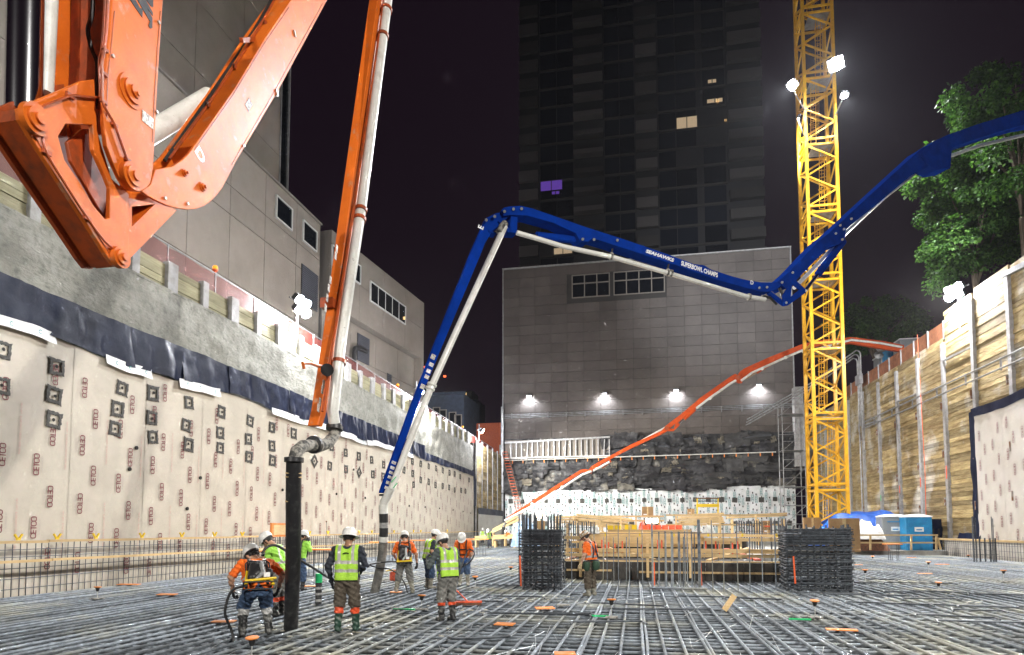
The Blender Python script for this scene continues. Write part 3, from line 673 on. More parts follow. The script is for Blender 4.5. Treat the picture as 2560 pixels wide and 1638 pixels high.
louver(sbd, (BX + .03, 47.0, 21.3), (0, 1, 0), (1, 0, 0), 2.6, 3.1)
boxi('coping', (BX - .05, 25, 27.45), (.5, 47.4, .14), 'stucco_dark', sbd)
# set-back tower with corner glazing
st = thing('setback_tower', 'tall plain grey tower set back above the stucco building', 'building', (-33, 28, 27))
SX = -28.2; sy = onX(700, 300, SX).y; ey_ = onX(722, 300, SX).y
MB().box((SX - 5.2, sy / 2 + .5, 49), (10, sy - 1, 44)).build('backing_wall', 'stucco_dark', st)
for i in range(9):
    for j in range(9):
        boxi('wall_panel', (SX - .1, sy * (i + .5) / 9, 27.2 + 4.8 * (j + .5)), (.24, sy / 9 - .04, 4.76), 'stucco', st)
for j in range(24): boxi('window', (SX - .15, (sy + ey_) / 2, 27.5 + 1.8 * j + .9), (.2, ey_ - sy - .15, 1.7), 'glass', st)
for yy in (sy + .04, ey_ - .04): boxi('mullion', (SX - .05, yy, 49), (.3, .1, 44), 'pile_grey', st)
# second stucco block, slightly turned
ob = thing('office_block', 'beige block with overhanging upper storey and strip window on the left street', 'building', (-26, 58, 11))
p0 = Vector((-25.4, 49.6, 0)); p1 = Vector((-23.5, 68.4, 0)); ex = (p1 - p0).normalized(); en = Vector((ex.y, -ex.x, 0)); ln = (p1 - p0).length
Rm = Matrix((ex, en, Vector((0, 0, 1)))).transposed()
def obox(s0, s1, z0, z1, d0, d1, name, m): return MB().box(p0 + ex * (s0 + s1) / 2 + en * (d0 + d1) / 2 + Vector((0, 0, (z0 + z1) / 2)), (s1 - s0, d1 - d0, z1 - z0), Rm).build(name, m, ob)
obox(0, ln, 20.9, 27.4, -9, -.2, 'upper_core', 'stucco_dark'); obox(.4, ln - .01, 11, 20.95, -9, -1.0, 'lower_core', 'stucco_dark')
for k in range(4):
    a, b = ln * k / 4, ln * (k + 1) / 4
    obox(a + .02, b - .02, 20.9, 24.28, -.2, 0, 'wall_panel', 'stucco'); obox(a + .02, b - .02, 24.32, 27.4, -.2, 0, 'wall_panel', 'stucco')
    for z0, z1 in ((11.1, 14.3), (14.34, 17.6), (17.64, 20.85)): obox(a + .02, b - .02, z0, z1, -1.0, -.85, 'wall_panel', 'stucco')
obox(ln - .7, ln + .02, 11, 27.42, -9, .004, 'end_pier', 'stucco')
def owin(x0, x1, yt, h, n=1):
    a, b = onP(x0, yt, p0, en), onP(x1, yt, p0, en); c = (a + b) / 2; s0, s1 = (a - p0).dot(ex), (b - p0).dot(ex)
    window(ob, p0 + ex * (s0 + s1) / 2 + Vector((0, 0, 25.2 if n == 1 else 24.4)), ex, en, s1 - s0, h, n)
owin(830, 850, 610, 1.7); owin(876, 899, 660, 1.7); owin(925, 1012, 740, 1.9, 5)
boxi('lamp_glow', p0 + ex * ((onP(1008, 770, p0, en) - p0).dot(ex)) + en * .12 + Vector((0, 0, 24.0)), (.18, .05, .3), 'lit_bright', ob)
q = onP(905, 780, p0 - en * 1, en); louver(ob, p0 + ex * (q - p0).dot(ex) - en * .85 + Vector((0, 0, 18.9)), ex, en, 2.2, 2.6)
q = onP(970, 858, p0 - en * 1, en); louver(ob, p0 + ex * (q - p0).dot(ex) - en * .85 + Vector((0, 0, 17.2)), ex, en, .9, 1.1)
v0 = onP(875, 895, p0 - en * .8, en); tag(MB().tube([(v0.x + .4, v0.y, 11), (v0.x + .4, v0.y, v0.z + .5), (v0.x + .45, v0.y + .1, v0.z + .9), (v0.x + .5, v0.y + .5, v0.z + 1.1), (v0.x + .55, v0.y + 2.4, v0.z + 1.25)], .22, 10).build('vent_pipe', 'black_steel', None, True), 'bent dark vent pipe on the left street beside the office block', 'pipe')
# brick wall, blue house and hotel far behind
tag(MB().box((onY(1208, 1080, 86).x, 86, 13.3), (5.6, 3, 5.6)).build('brick_building', 'brick'), 'low orange-lit brick building at the far left corner', 'building')
bh = thing('dark_house', 'dark blue old house with tall windows beyond the left street', 'building', (-27, 78, 11))
hx0, hx1 = onY(1062, 1030, 78).x, onY(1160, 1030, 78).x
MB().box(((hx0 + hx1) / 2, 82, 14.9), (hx1 - hx0, 8, 8)).build('wall', 'blue_wall', bh)
boxi('cornice', ((hx0 + hx1) / 2, 77.9, 18.95), (hx1 - hx0 + .4, .5, .3), 'blue_wall', bh)
for k, px in enumerate((1092, 1108, 1132, 1146)):
    x = onY(px, 1030, 78).x; window(bh, (x, 77.95, 16.2 - .35 * k), (1, 0, 0), (0, -1, 0), .8, 2.0, 1, 'stucco_dark')
hh = thing('distant_block', 'distant unlit block with an orange-lit penthouse window', 'building', (-26, 140, 11))
hp = onY(1140, 992, 140)
MB().box((hp.x - 3, 144, 20), (16, 8, 22)).build('wall', 'blue_wall', hh)
boxi('penthouse', (hp.x, 144, 31.8), (7, 6, 3.0), 'tower_wall', hh)
boxi('lit_window', (hp.x, 140.95, 31.9), (4.4, .1, 1.9), 'lit_bright', hh)
for k in range(3): boxi('mullion', (hp.x - 1.1 + 1.1 * k, 140.86, 31.9), (.12, .1, 2.0), 'joint', hh)
for (x, y) in ((1063, 918), (1112, 941), (1076, 915)):
    p = onY(x, y, 170); boxi('roof_light', p, (.7, .3, .5), 'beacon_red', hh)
# ---- trees on the right street
def tree(name, label, base, top_c, rad, nleaf, seed, ls=.26):
    rd = random.Random(seed); t = thing(name, label, 'tree', base, 0, 'trees on the right street'); base = V3(base); top_c = V3(top_c)
    mb = MB(); mid = base + (top_c - base) * .55
    mb.tube([base, base + (mid - base) * .5 + Vector((.2, .1, 0)), mid], [.34, .27, .2], 8)
    tips = []
    for k in range(9):
        d = Vector((rd.gauss(0, 1), rd.gauss(0, 1), rd.uniform(-.1, 1))).normalized(); e = top_c + Vector((d.x * rad[0] * .65, d.y * rad[1] * .65, d.z * rad[2] * .6))
        s = mid + (top_c - mid) * rd.uniform(-.3, .4); mb.tube([s, (s + e) / 2 + Vector((0, 0, .5)), e], [.12, .08, .03], 6); tips.append(e)
    mb.build('trunk', 'bark', t, True)
    cl = []
    for k in range(70):
        d = Vector((rd.gauss(0, 1), rd.gauss(0, 1), rd.gauss(0, 1))).normalized() * (rd.random() ** .4)
        cl.append((top_c + Vector((d.x * rad[0], d.y * rad[1], d.z * rad[2])), rd.uniform(.4, 1.1)))
    vs, fs, ms = [], [], []
    for k in range(nleaf):
        c, r = cl[rd.randrange(len(cl))]; d = Vector((rd.gauss(0, 1), rd.gauss(0, 1), rd.gauss(0, .8))).normalized() * r * (rd.random() ** .5)
        p = c + d; a = Vector((rd.gauss(0, 1), rd.gauss(0, 1), rd.gauss(0, .6) - .5)).normalized(); b = a.cross(Vector((rd.gauss(0, 1), rd.gauss(0, 1), rd.gauss(0, 1)))).normalized(); s = ls * rd.uniform(.6, 1.3)
        o = len(vs); vs += [p, p + a * s * .5 + b * s * .28, p + a * s, p + a * s * .5 - b * s * .28]; fs.append((o, o + 1, o + 2, o + 3)); ms.append(rd.randrange(3))
    m = MB(); m.v = [tuple(p) for p in vs]; m.f = fs; m.m = ms
    m.build('crown', ['leaf_a', 'leaf_b', 'leaf_c'], t)
for nme, c in (('leaf_a', (.032, .085, .012)), ('leaf_b', (.02, .055, .010)), ('leaf_c', (.055, .12, .02))):
    m = mat(nme, c, .6, spec=.25); b_ = m.node_tree.nodes['Principled BSDF']; nt = m.node_tree; tr = nt.nodes.new('ShaderNodeBsdfTranslucent'); tr.inputs[0].default_value = (c[0] * 1.4, c[1] * 1.5, c[2], 1)
    mx = nt.nodes.new('ShaderNodeMixShader'); mx.inputs[0].default_value = .35; nt.links.new(b_.outputs[0], mx.inputs[1]); nt.links.new(tr.outputs[0], mx.inputs[2]); nt.links.new(mx.outputs[0], nt.nodes['Material Output'].inputs['Surface'])
tc = at(2545, 330, 41); tree('street_tree', 'large leafy tree overhanging the right street above the blue boom', (tc.x, tc.y, 14.6), tc, (4.6, 4.6, 5.2), 30000, 3, .30)
tc = at(2425, 545, 45); tree('street_tree', 'dark leafy tree behind the right flood lamp, under the blue boom', (tc.x + .5, tc.y + .5, 14.6), tc, (4.8, 4.0, 4.6), 26000, 5, .30)
tc = at(2185, 815, 74); tree('street_tree', 'small dark tree behind the crane mast above the right wall', (tc.x, tc.y, 14.6), tc, (5.4, 4., 3.0), 20000, 8, .4)
# ================================================================== lamps
for nme in ('lamp_lens', 'lamp_small', 'lamp_warm', 'lit_window', 'lit_bright', 'lit_purple', 'beacon', 'beacon_red'):
    MATS[nme].cycles.emission_sampling = 'NONE'
def spot(parent, pos, aim, watts, size=150, rad=.25, color=(.93, .96, 1.), blend=.5):
    ld = bpy.data.lights.new('flood_light', 'SPOT'); ld.energy = watts; ld.spot_size = R_(size); ld.spot_blend = blend; ld.shadow_soft_size = rad; ld.color = color
    lo = bpy.data.objects.new('light', ld); COL.objects.link(lo); lo.parent = parent
    d = (V3(aim) - V3(pos)).normalized(); lo.location = V3(pos) + d * .45 - ROOT[parent.name]; lo.rotation_euler = d.to_track_quat('-Z', 'Y').to_euler()
def head(parent, pos, aim, w=.6, h=.45, lens='lamp_lens'):
    pos = V3(pos); d = (V3(aim) - pos).normalized(); x = d.cross(Vector((0, 0, 1))).normalized(); z = x.cross(d); Rm = Matrix((x, d, z)).transposed()
    hb = MB(); P = lambda a, b, c: pos + x * a + d * b + z * c
    o = [P(-w * .35, -.3, -h * .35), P(w * .35, -.3, -h * .35), P(w * .35, -.3, h * .35), P(-w * .35, -.3, h * .35), P(-w / 2, .02, -h / 2), P(w / 2, .02, -h / 2), P(w / 2, .02, h / 2), P(-w / 2, .02, h / 2)]
    hb.add(o, [(3, 2, 1, 0), (0, 1, 5, 4), (1, 2, 6, 5), (2, 3, 7, 6), (3, 0, 4, 7)]); hb.build('lamp_head', 'black_steel', parent)
    MB().lathe(pos + d * .05, [(w * .30, -.03), (w * .46, -.02), (w * .47, .01), (w * .40, .05), (w * .2, .07)], 20, 0, 1, .9, Matrix((x, z, d)).transposed()).build('lens', lens, parent, True)
def light_tower(key, label, street, heads=((-.35, 0), (.35, 0)), seen=True):
    W, pos, aim = LAMPS[key]; pos = V3(pos); t = thing('light_tower', label, 'flood lamp', (pos.x, pos.y, street), 0, 'flood lamps around the pit')
    d = (V3(aim) - pos).normalized(); x = d.cross(Vector((0, 0, 1))).normalized()
    rodI('mast', (pos.x - d.x * .45, pos.y - d.y * .45, street), pos - d * .4 + Vector((0, 0, .5)), .06, 'galv', t)
    barI('crossbar', pos - d * .38 - x * .8, pos - d * .38 + x * .8, .07, .07, 'galv', t)
    for (a, b) in heads: head(t, pos + x * a * 1.1 + Vector((0, 0, b)), V3(aim))
    spot(t, pos, aim, W, 84 if key == 'assumed_rear_right' else 80 if key == 'assumed_rear_left' else 118, .25, (1., .95, .86), .85)
    pl = bpy.data.lights.new('lamp_spill', 'POINT'); pl.energy = W * .17; pl.shadow_soft_size = .3; pl.color = (.97, .97, 1); po = bpy.data.objects.new('light', pl); COL.objects.link(po); po.parent = t; po.location = pos + d * .7 - ROOT[t.name]
    return t
H4 = ((-.32, .26), (.32, .26), (-.32, -.26), (.32, -.26))
light_tower('left_near', 'blazing flood lamp on the left street, nearest of the left row', 11.0, H4)
light_tower('left_mid', 'bright flood lamp on the left street beside the blue boom', 11.0, H4)
light_tower('left_far', 'farthest bright flood lamp on the left street before the brick wall', 11.0, ((0, 0),))
light_tower('right', 'blazing flood lamp at the top of the right timber wall', 14.6, H4)
light_tower('assumed_rear_right', 'assumed unseen flood lamp on the right street behind the viewpoint', 14.6, H4)  # assumed lamp out of view, added to light the orange boom and left wall
light_tower('assumed_rear_left', 'assumed unseen flood lamp on the left street behind the viewpoint', 11.0, H4)  # assumed lamp, never in view; added to light the blue boom's front faces
# ================================================================== tower crane
cb = at(2043, 1290, 50); CX, CYy, MW = cb.x, cb.y, 2.25
cr = thing('tower_crane', 'tall yellow lattice tower crane mast with flood lamps standing before the right wall', 'crane', (CX + MW / 2, CYy + MW / 2, 0))
cn = [(CX, CYy), (CX + MW, CYy), (CX + MW, CYy + MW), (CX, CYy + MW)]
sec = 5.6
for s in range(11):
    z0 = -.6 + sec * s; z1 = z0 + sec
    for (x, y) in cn: boxi('leg', (x, y, (z0 + z1) / 2), (.24, .24, sec - .02), 'crane_yellow', cr)
    for i in range(4):
        a, b = cn[i], cn[(i + 1) % 4]
        for z in (z0 + .25, z0 + sec - .25): barI('cross_brace', (*a, z), (*b, z), .12, .16, 'crane_yellow', cr)
        n = 4; seg = (sec - .5) / n
        for k in range(n):
            p, q = (a, b) if (k + i) % 2 == 0 else (b, a)
            barI('diagonal', (*p, z0 + .25 + seg * k), (*q, z0 + .25 + seg * (k + 1)), .1, .12, 'crane_yellow', cr)
    # caged ladder inside, leaning from deck to deck
    la = MB(); lx0, lx1 = CX + .55 + .5 * (s % 2), CX + .95 + .5 * (s % 2); ya, yb = CYy + .7, CYy + 1.5
    for x in (lx0, lx1): la.tube([(x, ya, z0 + .3), (x + .35, yb, z1 + .3)], .03, 5)
    for k in range(17):
        f = k / 16; la.tube([(lx0 + .35 * f, ya + (yb - ya) * f, z0 + .3 + sec * f), (lx1 + .35 * f, ya + (yb - ya) * f, z0 + .3 + sec * f)], .018, 4)
    for k in range(6):
        f = (k + .7) / 6; c = Vector(((lx0 + lx1) / 2 + .35 * f, ya + (yb - ya) * f - .3, z0 + .3 + sec * f)); la.tube([c + Vector((.35 * math.cos(a), .35 * math.sin(a), 0)) for a in np.linspace(-3.14, 3.14, 9)], .018, 4, caps=False)
    for k in range(5):
        a = -2.6 + k * .52; o = Vector((.35 * math.cos(a), .35 * math.sin(a) - .3, 0)); la.tube([Vector(((lx0 + lx1) / 2, ya, z0 + 1)) + o, Vector(((lx0 + lx1) / 2 + .35, yb, z1 + .2)) + o], .014, 4)
    la.build('caged_ladder', 'crane_yellow', cr)
    MB().box((CX + MW * .62, CYy + MW / 2, z1 - .12), (MW * .7, MW * .85, .05)).build('deck', 'galv', cr)
for k, (x, y, sz, aim) in enumerate([(2090, 160, 1.1, (-2, 22, 0)), (1981, 213, .8, (-16, 36, 0)), (2111, 238, .55, (16, 40, 0)), (1997, 293, .22, (13, 83, 33))]):
    p = at(x, y, 49.2); l = thing('crane_flood_lamp', ['largest dazzling flood lamp high on the crane mast', 'left dazzling flood lamp high on the crane mast', 'smaller flood lamp right of the crane mast', 'small work lamp on the left leg of the crane mast'][k], 'flood lamp', p, 0, 'flood lamps on the crane mast')
    head(l, p, aim, sz, sz * .85); barI('bracket', p + Vector((0, .25, 0)), (max(CX, min(CX + MW, p.x)), CYy, p.z - .1), .08, .08, 'galv', l)
    spot(l, p, aim, CRANE_W[k], (105, 105, 105, 62)[k], .2, (.93, .96, 1.), .9)
# ---- scaffold stair behind the crane
sc = thing('scaffold_tower', 'grey scaffold stair tower behind the crane mast in the far right corner', 'scaffold', (18.6, 77, 0))
sx = [16.2, 18.5, 20.7]; sy_ = [75.6, 77.6]
for x in sx:
    for yy in sy_: rodI('standard', (x, yy, -.5), (x, yy, 15.6), .05, 'galv', sc)
for k in range(8):
    z = .2 + 2.05 * k
    for yy in sy_: rodI('ledger', (sx[0], yy, z), (sx[2], yy, z), .035, 'galv', sc); 
    if k % 2: boxi('deck', (18.4, 76.6, z), (4.6, 1.7, .07), 'galv', sc)
    for i in range(2): rodI('brace', (sx[i], sy_[0], z), (sx[i + 1], sy_[0], z + 2.05), .03, 'galv', sc); rodI('ledger', (sx[i], sy_[0], z + 1.0), (sx[i + 1], sy_[0], z + 1.0), .03, 'galv', sc)
# red ramp ladder at the far left corner
ra = thing('red_ladder', 'long red stair ladder leaning in the far left corner', 'ladder', (-16.2, 79, 0))
a0, a1 = onY(1262, 1130, 79.5), onY(1300, 1285, 77.5)
for o in (-.35, .35): rodI('rail', a0 + Vector((o, 0, 0)), a1 + Vector((o, 0, 0)), .05, 'rebar_rust', ra)
for k in range(22): p = a0 + (a1 - a0) * (k / 21); rodI('rung', p - Vector((.35, 0, 0)), p + Vector((.35, 0, 0)), .03, 'safety_orange', ra)
# ================================================================== orange concrete pump boom, near left
K = .4676
XO = -5.15
def oc(x, y, X=XO): return onX(x * K, y * K, X)
def oprism(parent, name, poly, x0, x1, m='orange', holes=(), ref=None):
    sh = Vector((x0 - (ref or x0), 0, 0)); q = MB(); q.prism([oc(*p, ref or x0) + sh for p in poly], (x1 - x0, 0, 0), [[oc(*p, ref or x0) + sh for p in h] for h in holes]); o = q.build(name, m, parent)
    bv = o.modifiers.new('bevel', 'BEVEL'); bv.width = .008; bv.segments = 2; bv.limit_method = 'ANGLE'; return o
ob = thing('orange_pump_boom', 'huge orange concrete pump boom folding down at the upper left with hanging black hose', 'pump boom', (XO, 10, 0))
def pin(parent, c, X, r, m='orange', d=.06):
    p = oc(*c, X); ang = (1, 0, 0)
    o = MB(); o.tube([p, p + Vector((d, 0, 0))], r, 24); o.tube([p + Vector((d, 0, 0)), p + Vector((d + .025, 0, 0))], r * .72, 24); o.tube([p + Vector((d + .025, 0, 0)), p + Vector((d + .05, 0, 0))], r * .35, 20)
    o.build('pivot_pin', m, parent, True)
# arm D
Dp = [(1960, -600), (1555, 0), (1420, 200), (1250, 480), (1010, 820), (975, 855), (920, 890), (830, 905), (805, 985), (755, 1022), (790, 1048), (830, 1070), (890, 1098), (950, 1115), (1000, 1121), (1050, 1118), (1090, 1103), (1125, 1080), (1160, 1045), (1190, 1005), (1230, 930), (1260, 870), (1480, 500), (1750, 0), (2075, -600)]
dx0, dx1 = -5.32, -5.74
a_ = oprism(ob, 'arm_side_plate', Dp, dx0, dx0 - .035); oprism(ob, 'arm_side_plate', Dp, dx1 + .035, dx1, ref=dx0)
Db = [(1945, -600), (1545, 0), (1412, 200), (1243, 480), (1030, 780), (1060, 860), (1150, 900), (1250, 865), (1470, 500), (1742, 0), (2062, -600)]
oprism(ob, 'arm_box', Db, dx0 - .033, dx1 + .033)
barI('arm_rib', oc(1290, 215, -5.33), oc(1412, 205, -5.73), .05, .06, 'orange_dark', ob)
tx = text_mesh('D', 'white_print', .2, 0, .008)
def on_face(parent, me, c, c2, X, sx=1., sy=1., name='lettering'):   # lettering on a plate facing +X, reading from pixel c towards c2
    p, q = oc(*c, X), oc(*c2, X); ex = (q - p).normalized(); ez = Vector((1, 0, 0)); ey = ez.cross(ex)
    return inst(me, name, parent, frame(p, ex * sx, ey * sy, ez))
on_face(ob, tx, (1070, 830), (1130, 940), dx0 + .004, 1.2, 1.)
for c, r in (((1082, 1000), .06), ((985, 925), .045)): pin(ob, c, dx0, r, 'orange', .015)
for (c, X) in (((1575, 180), dx0), ((1480, 495), dx0)): boxi('bolt', oc(*c, X + .01), (.03, .03, .09), 'bolt', ob, (.5, 0, 0))
# arm C: channel of two plates and a web
Cp = [(612, -500), (600, 0), (585, 200), (562, 400), (555, 650), (570, 780), (600, 860), (640, 950), (665, 990), (700, 1018), (750, 1025), (785, 1005), (805, 980), (820, 900), (830, 700), (840, 500), (855, 250), (872, 0), (905, -500)]
cx0, cx1 = -5.12, -5.92
oprism(ob, 'arm_side_plate', Cp, cx0, cx0 - .05); oprism(ob, 'arm_side_plate', Cp, cx1 + .05, cx1, ref=cx0)
Cw = [(690, -500), (680, 0), (675, 300), (660, 560), (690, 700), (822, 690), (834, 500), (848, 250), (864, 0), (895, -500)]
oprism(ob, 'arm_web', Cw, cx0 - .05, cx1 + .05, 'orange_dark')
pin(ob, (690, 945), cx0, .14); pin(ob, (705, 490), cx0, .17, 'orange', .012); pin(ob, (715, 505), cx0 + .01, .06, 'orange', .02)
ZK = .2143 / K
def ink(poly): o = MB(); o.prism([oc(x * ZK, y * ZK, cx0 + .006) for x, y in poly], (-.005, 0, 0)); o.build('lettering', 'black_print', ob)
ink([(1440, -140), (1505, -140), (1635, 95), (1668, 100), (1662, 205), (1520, 0)]); ink([(1540, -140), (1590, -140), (1700, 60), (1780, 210), (1778, 330), (1755, 332), (1735, 300), (1752, 250), (1610, 10)])
ink([(1590, -140), (1625, -140), (1785, 150), (1783, 185), (1660, 10)]); ink([(1640, -140), (1790, -140), (1788, 85), (1765, 75), (1700, -10)])
# rocker link plates
Lo = [(100, 582), (140, 558), (180, 543), (440, 432), (505, 424), (514, 560), (520, 700), (560, 830), (600, 960), (690, 1040), (690, 1240), (688, 1385), (650, 1425), (612, 1420), (575, 1372), (470, 1205), (240, 850), (108, 640)]
Lh = [(312, 730), (352, 662), (495, 668), (500, 800), (560, 930), (588, 1000), (585, 1165), (562, 1172), (500, 1100), (430, 980), (345, 855)]
lx0, lx1 = -5.22, -5.62
oprism(ob, 'rocker_plate', Lo, lx0, lx0 - .05, 'orange', [Lh]); oprism(ob, 'rocker_plate', Lo, lx1 + .05, lx1, 'orange_dark', ref=lx0)  # rear plate solid and darker, coloured as the link's shaded interior
le = [(100, 582), (108, 640), (240, 850), (470, 1205), (575, 1372), (612, 1420)]
q = MB()
for i in range(len(le) - 1):
    a, b = oc(*le[i], lx0 - .05), oc(*le[i + 1], lx0 - .05); d = Vector((lx1 - lx0 + .1, 0, 0)); inn = Vector((0, .05, .02))
    q.add([a, b, b + d, a + d, a + inn, b + inn, b + d + inn, a + d + inn], [(0, 1, 2, 3), (4, 7, 6, 5)])
q.build('rocker_edge', 'orange_dark', ob)
Lr = [(690, 1060), (800, 1085), (900, 1108), (945, 1125), (690, 1388), (645, 1424), (620, 1400), (640, 1200)]
oprism(ob, 'link_arm', Lr, -5.30, -5.60, 'orange', [[(705, 1105), (830, 1092), (705, 1212)]])
pin(ob, (172, 640), lx0, .14); pin(ob, (628, 1378), lx0, .11)
oprism(ob, 'rocker_dark_filler', [(440, 690), (500, 690), (540, 820), (590, 990), (560, 1160), (520, 1100), (380, 860), (360, 760)], -5.40, -5.44, 'orange_dark')  # added filler plate; shade inside the hollow link put into its colour
# cylinder and delivery pipe on the far side of arm C
rodI('cylinder_rod', oc(130, 620, -5.62), oc(150, -500, -5.62), .155, 'chrome', ob, 24)
rodI('cylinder_rod', oc(60, 520, -5.9), oc(90, -500, -5.9), .05, 'chrome', ob, 12)
rodI('delivery_pipe', oc(238, 500, -5.55), oc(290, -500, -5.55), .075, 'white_paint', ob, 16)
rodI('cylinder_barrel', oc(222, 520, -5.7), oc(262, -500, -5.7), .035, 'orange_dark', ob, 12)
rodI('link_cylinder', oc(760, 740, -6.05), oc(1120, 520, -5.9), .13, 'white_paint', ob, 18)
def hose(parent, pts, X, r, m, nm='hydraulic_line'):
    MB().tube(smooth([oc(*p, X) if len(p) == 2 else oc(p[0], p[1], p[2]) for p in pts], 4), r, 6).build(nm, m, parent, True)
hose(ob, [(582, -400), (578, 0), (560, 250), (545, 330), (548, 400), (550, 540), (575, 600), (612, 665), (650, 770), (682, 862), (705, 950)], cx0 + .03, .014, 'orange_dark')
hose(ob, [(560, -400), (560, 0), (545, 250), (530, 330), (535, 500), (515, 520), (440, 515), (375, 512), (290, 545), (230, 572), (212, 640), (225, 720), (250, 820), (350, 985), (470, 1170), (560, 1290), (625, 1345)], lx0 + .03, .012, 'orange_dark')
for c in ((560, 265), (556, 395), (555, 545), (612, 668), (682, 855)): boxi('pipe_clip', oc(*c, cx0 + .02), (.03, .07, .03), 'orange_dark', ob)
for c in ((375, 512), (250, 815), (468, 1168)): boxi('pipe_clip', oc(*c, lx0 + .02), (.03, .08, .04), 'orange_dark', ob)
for pts, X in (([(1545, 40), (1412, 235), (1245, 510), (1040, 800)], dx0), ([(1725, 20), (1462, 500), (1240, 880)], dx0), ([(612, 60), (598, 220), (576, 420), (570, 640)], cx0), ([(858, 60), (842, 260), (826, 520), (816, 760)], cx0), ([(130, 640), (250, 835), (480, 1190), (585, 1355)], lx0)):
    MB().tube([oc(*p, X + .001) for p in pts], .006, 5).build('weld_bead', 'orange_dark', ob, True)
hose(ob, [(1500, -100), (1390, 110), (1200, 400), (1000, 690), (880, 860)], dx1 + .1, .022, 'black_steel', 'hydraulic_hose')
hose(ob, [(1520, -100), (1400, 120), (1215, 410), (1020, 690), (905, 850)], dx1 + .2, .016, 'orange_dark', 'hydraulic_hose')
for c in ((1400, 110), (1240, 345), (1100, 550)): barI('hose_clip', oc(c[0], c[1], dx1 + .04), oc(c[0] + 20, c[1] + 10, dx1 + .26), .03, .05, 'orange_dark', ob)
hose(ob, [(500, -200), (495, 60), (470, 160), (490, 260), (520, 340), (518, 480), (505, 560), (470, 640)], -5.5, .022, 'black_steel', 'hydraulic_hose')
for c, X in (((845, 120), cx0), ((600, 300), cx0), ((835, 600), cx0), ((1300, 780), dx0), ((880, 1060), dx0), ((1000, 1090), dx0)): MB().tube([oc(*c, X), oc(*c, X) + Vector((.02, 0, 0))], .018, 8).build('bolt', 'bolt', ob, True)
boxi('decal', oc(790, 640, cx0 + .003), (.004, .16, .12), 'sticker', ob); boxi('decal', oc(1330, 560, dx0 + .003), (.004, .1, .18), 'sticker', ob, (-.5, 0, 0))
# last section, hanging down
XE = -5.45
ex_ = [(985, -330), (942, 0), (872, 505), (825, 850), (797, 1029), (787, 1066)]
ew = [.34, .30, .26, .22, .19, .17]
q = MB(); vs = []
for (x, y), wd in zip(ex_, ew):
    p = onX(x, y, XE)
    for sx_, sy2 in ((.1, -.5), (.1, .5), (-.1, .5), (-.1, -.5)): vs.append(p + Vector((sx_, wd * sy2, 0)))
n = len(ex_)
q.add(vs, [(4 * i + j, 4 * i + (j + 1) % 4, 4 * i + 4 + (j + 1) % 4, 4 * i + 4 + j) for i in range(n - 1) for j in range(4)] + [(0, 1, 2, 3), (4 * n - 4, 4 * n - 3, 4 * n - 2, 4 * n - 1)])
lastsec = q.build('tip_arm', 'orange', ob)
lastsec.modifiers.new('bevel', 'BEVEL').width = .012
def eline(pts, X, r, m, nm, n=14): return MB().tube([onX(x, y, X) for x, y in pts], r, n).build(nm, m, ob, True)
eline([(1012, -330), (969, 0), (905, 505), (853, 850), (832, 1029), (836, 1058)], -5.22, .1, 'white_paint', 'delivery_pipe')
eline([(960, 0), (887, 505), (842, 800), (825, 900), (806, 1029)], -5.27, .025, 'orange_dark', 'hydraulic_line', 6)
for (x, y) in ((966, 25), (957, 90), (902, 525), (899, 548), (848, 905)):
    p = onX(x, y, -5.22); a = onX(969, 0, -5.22); b = onX(853, 850, -5.22); MB().ring(p, b - a, .125, 0, .07, 16).build('pipe_clamp', 'orange_dark', ob, True)
for (x, y) in ((832, 700), (828, 720), (824, 745), (820, 770), (815, 960), (812, 975), (806, 1005), (802, 1020), (845, 640), (848, 622)):
    p = onX(x - 6, y, -5.345); boxi('sticker', p, (.008, .07, .14), 'sticker', ob, (-.13, 0, 0))
MB().tube([onX(828, 917, -5.3), onX(795, 915, -5.3), onX(775, 908, -5.3), onX(757, 908, -5.3), onX(760, 922, -5.3)], .028, 8).build('hose_hook', 'orange', ob, True)
MB().tube([onX(818, 925, -5.3), onX(818, 925, -5.18)], .11, 16).build('tip_lamp', 'black_steel', ob, True)
boxi('stop_bracket', onX(822, 760, -5.5), (.25, .2, .18), 'orange_dark', ob)
MB().tube([onX(840, 1060, -5.25), onX(838, 1085, -5.25), onX(820, 1108, -5.25), onX(795, 1117, -5.25), onX(775, 1114, -5.25), onX(757, 1116, -5.25), onX(742, 1128, -5.25), onX(736, 1150, -5.25)], .1, 14).build('swivel_elbow', 'cement_pipe', ob, True)
for (x, y, dd) in ((836, 1070, (0, .2, 1)), (785, 1112, (0, 1, .1)), (735, 1150, (0, 0, 1))): MB().ring(onX(x, y, -5.25), dd, .15, 0, .07, 18).build('pipe_clamp', 'black_steel', ob, True)
hb_ = onZ(727, 1578, -.04); ht = onX(735, 1150, -5.25)
MB().tube([ht, ht + (hb_ - ht) * .1, ht + (hb_ - ht) * .5 + Vector((.02, 0, 0)), hb_], [.118, .12, .125, .122], 20).build('delivery_hose', 'rubber', ob, True)
for f in (.07, .09, .22): MB().ring(ht + (hb_ - ht) * f, (0, 0, 1), .128, 0, .02, 18).build('hose_strap', 'lumber', ob, True)
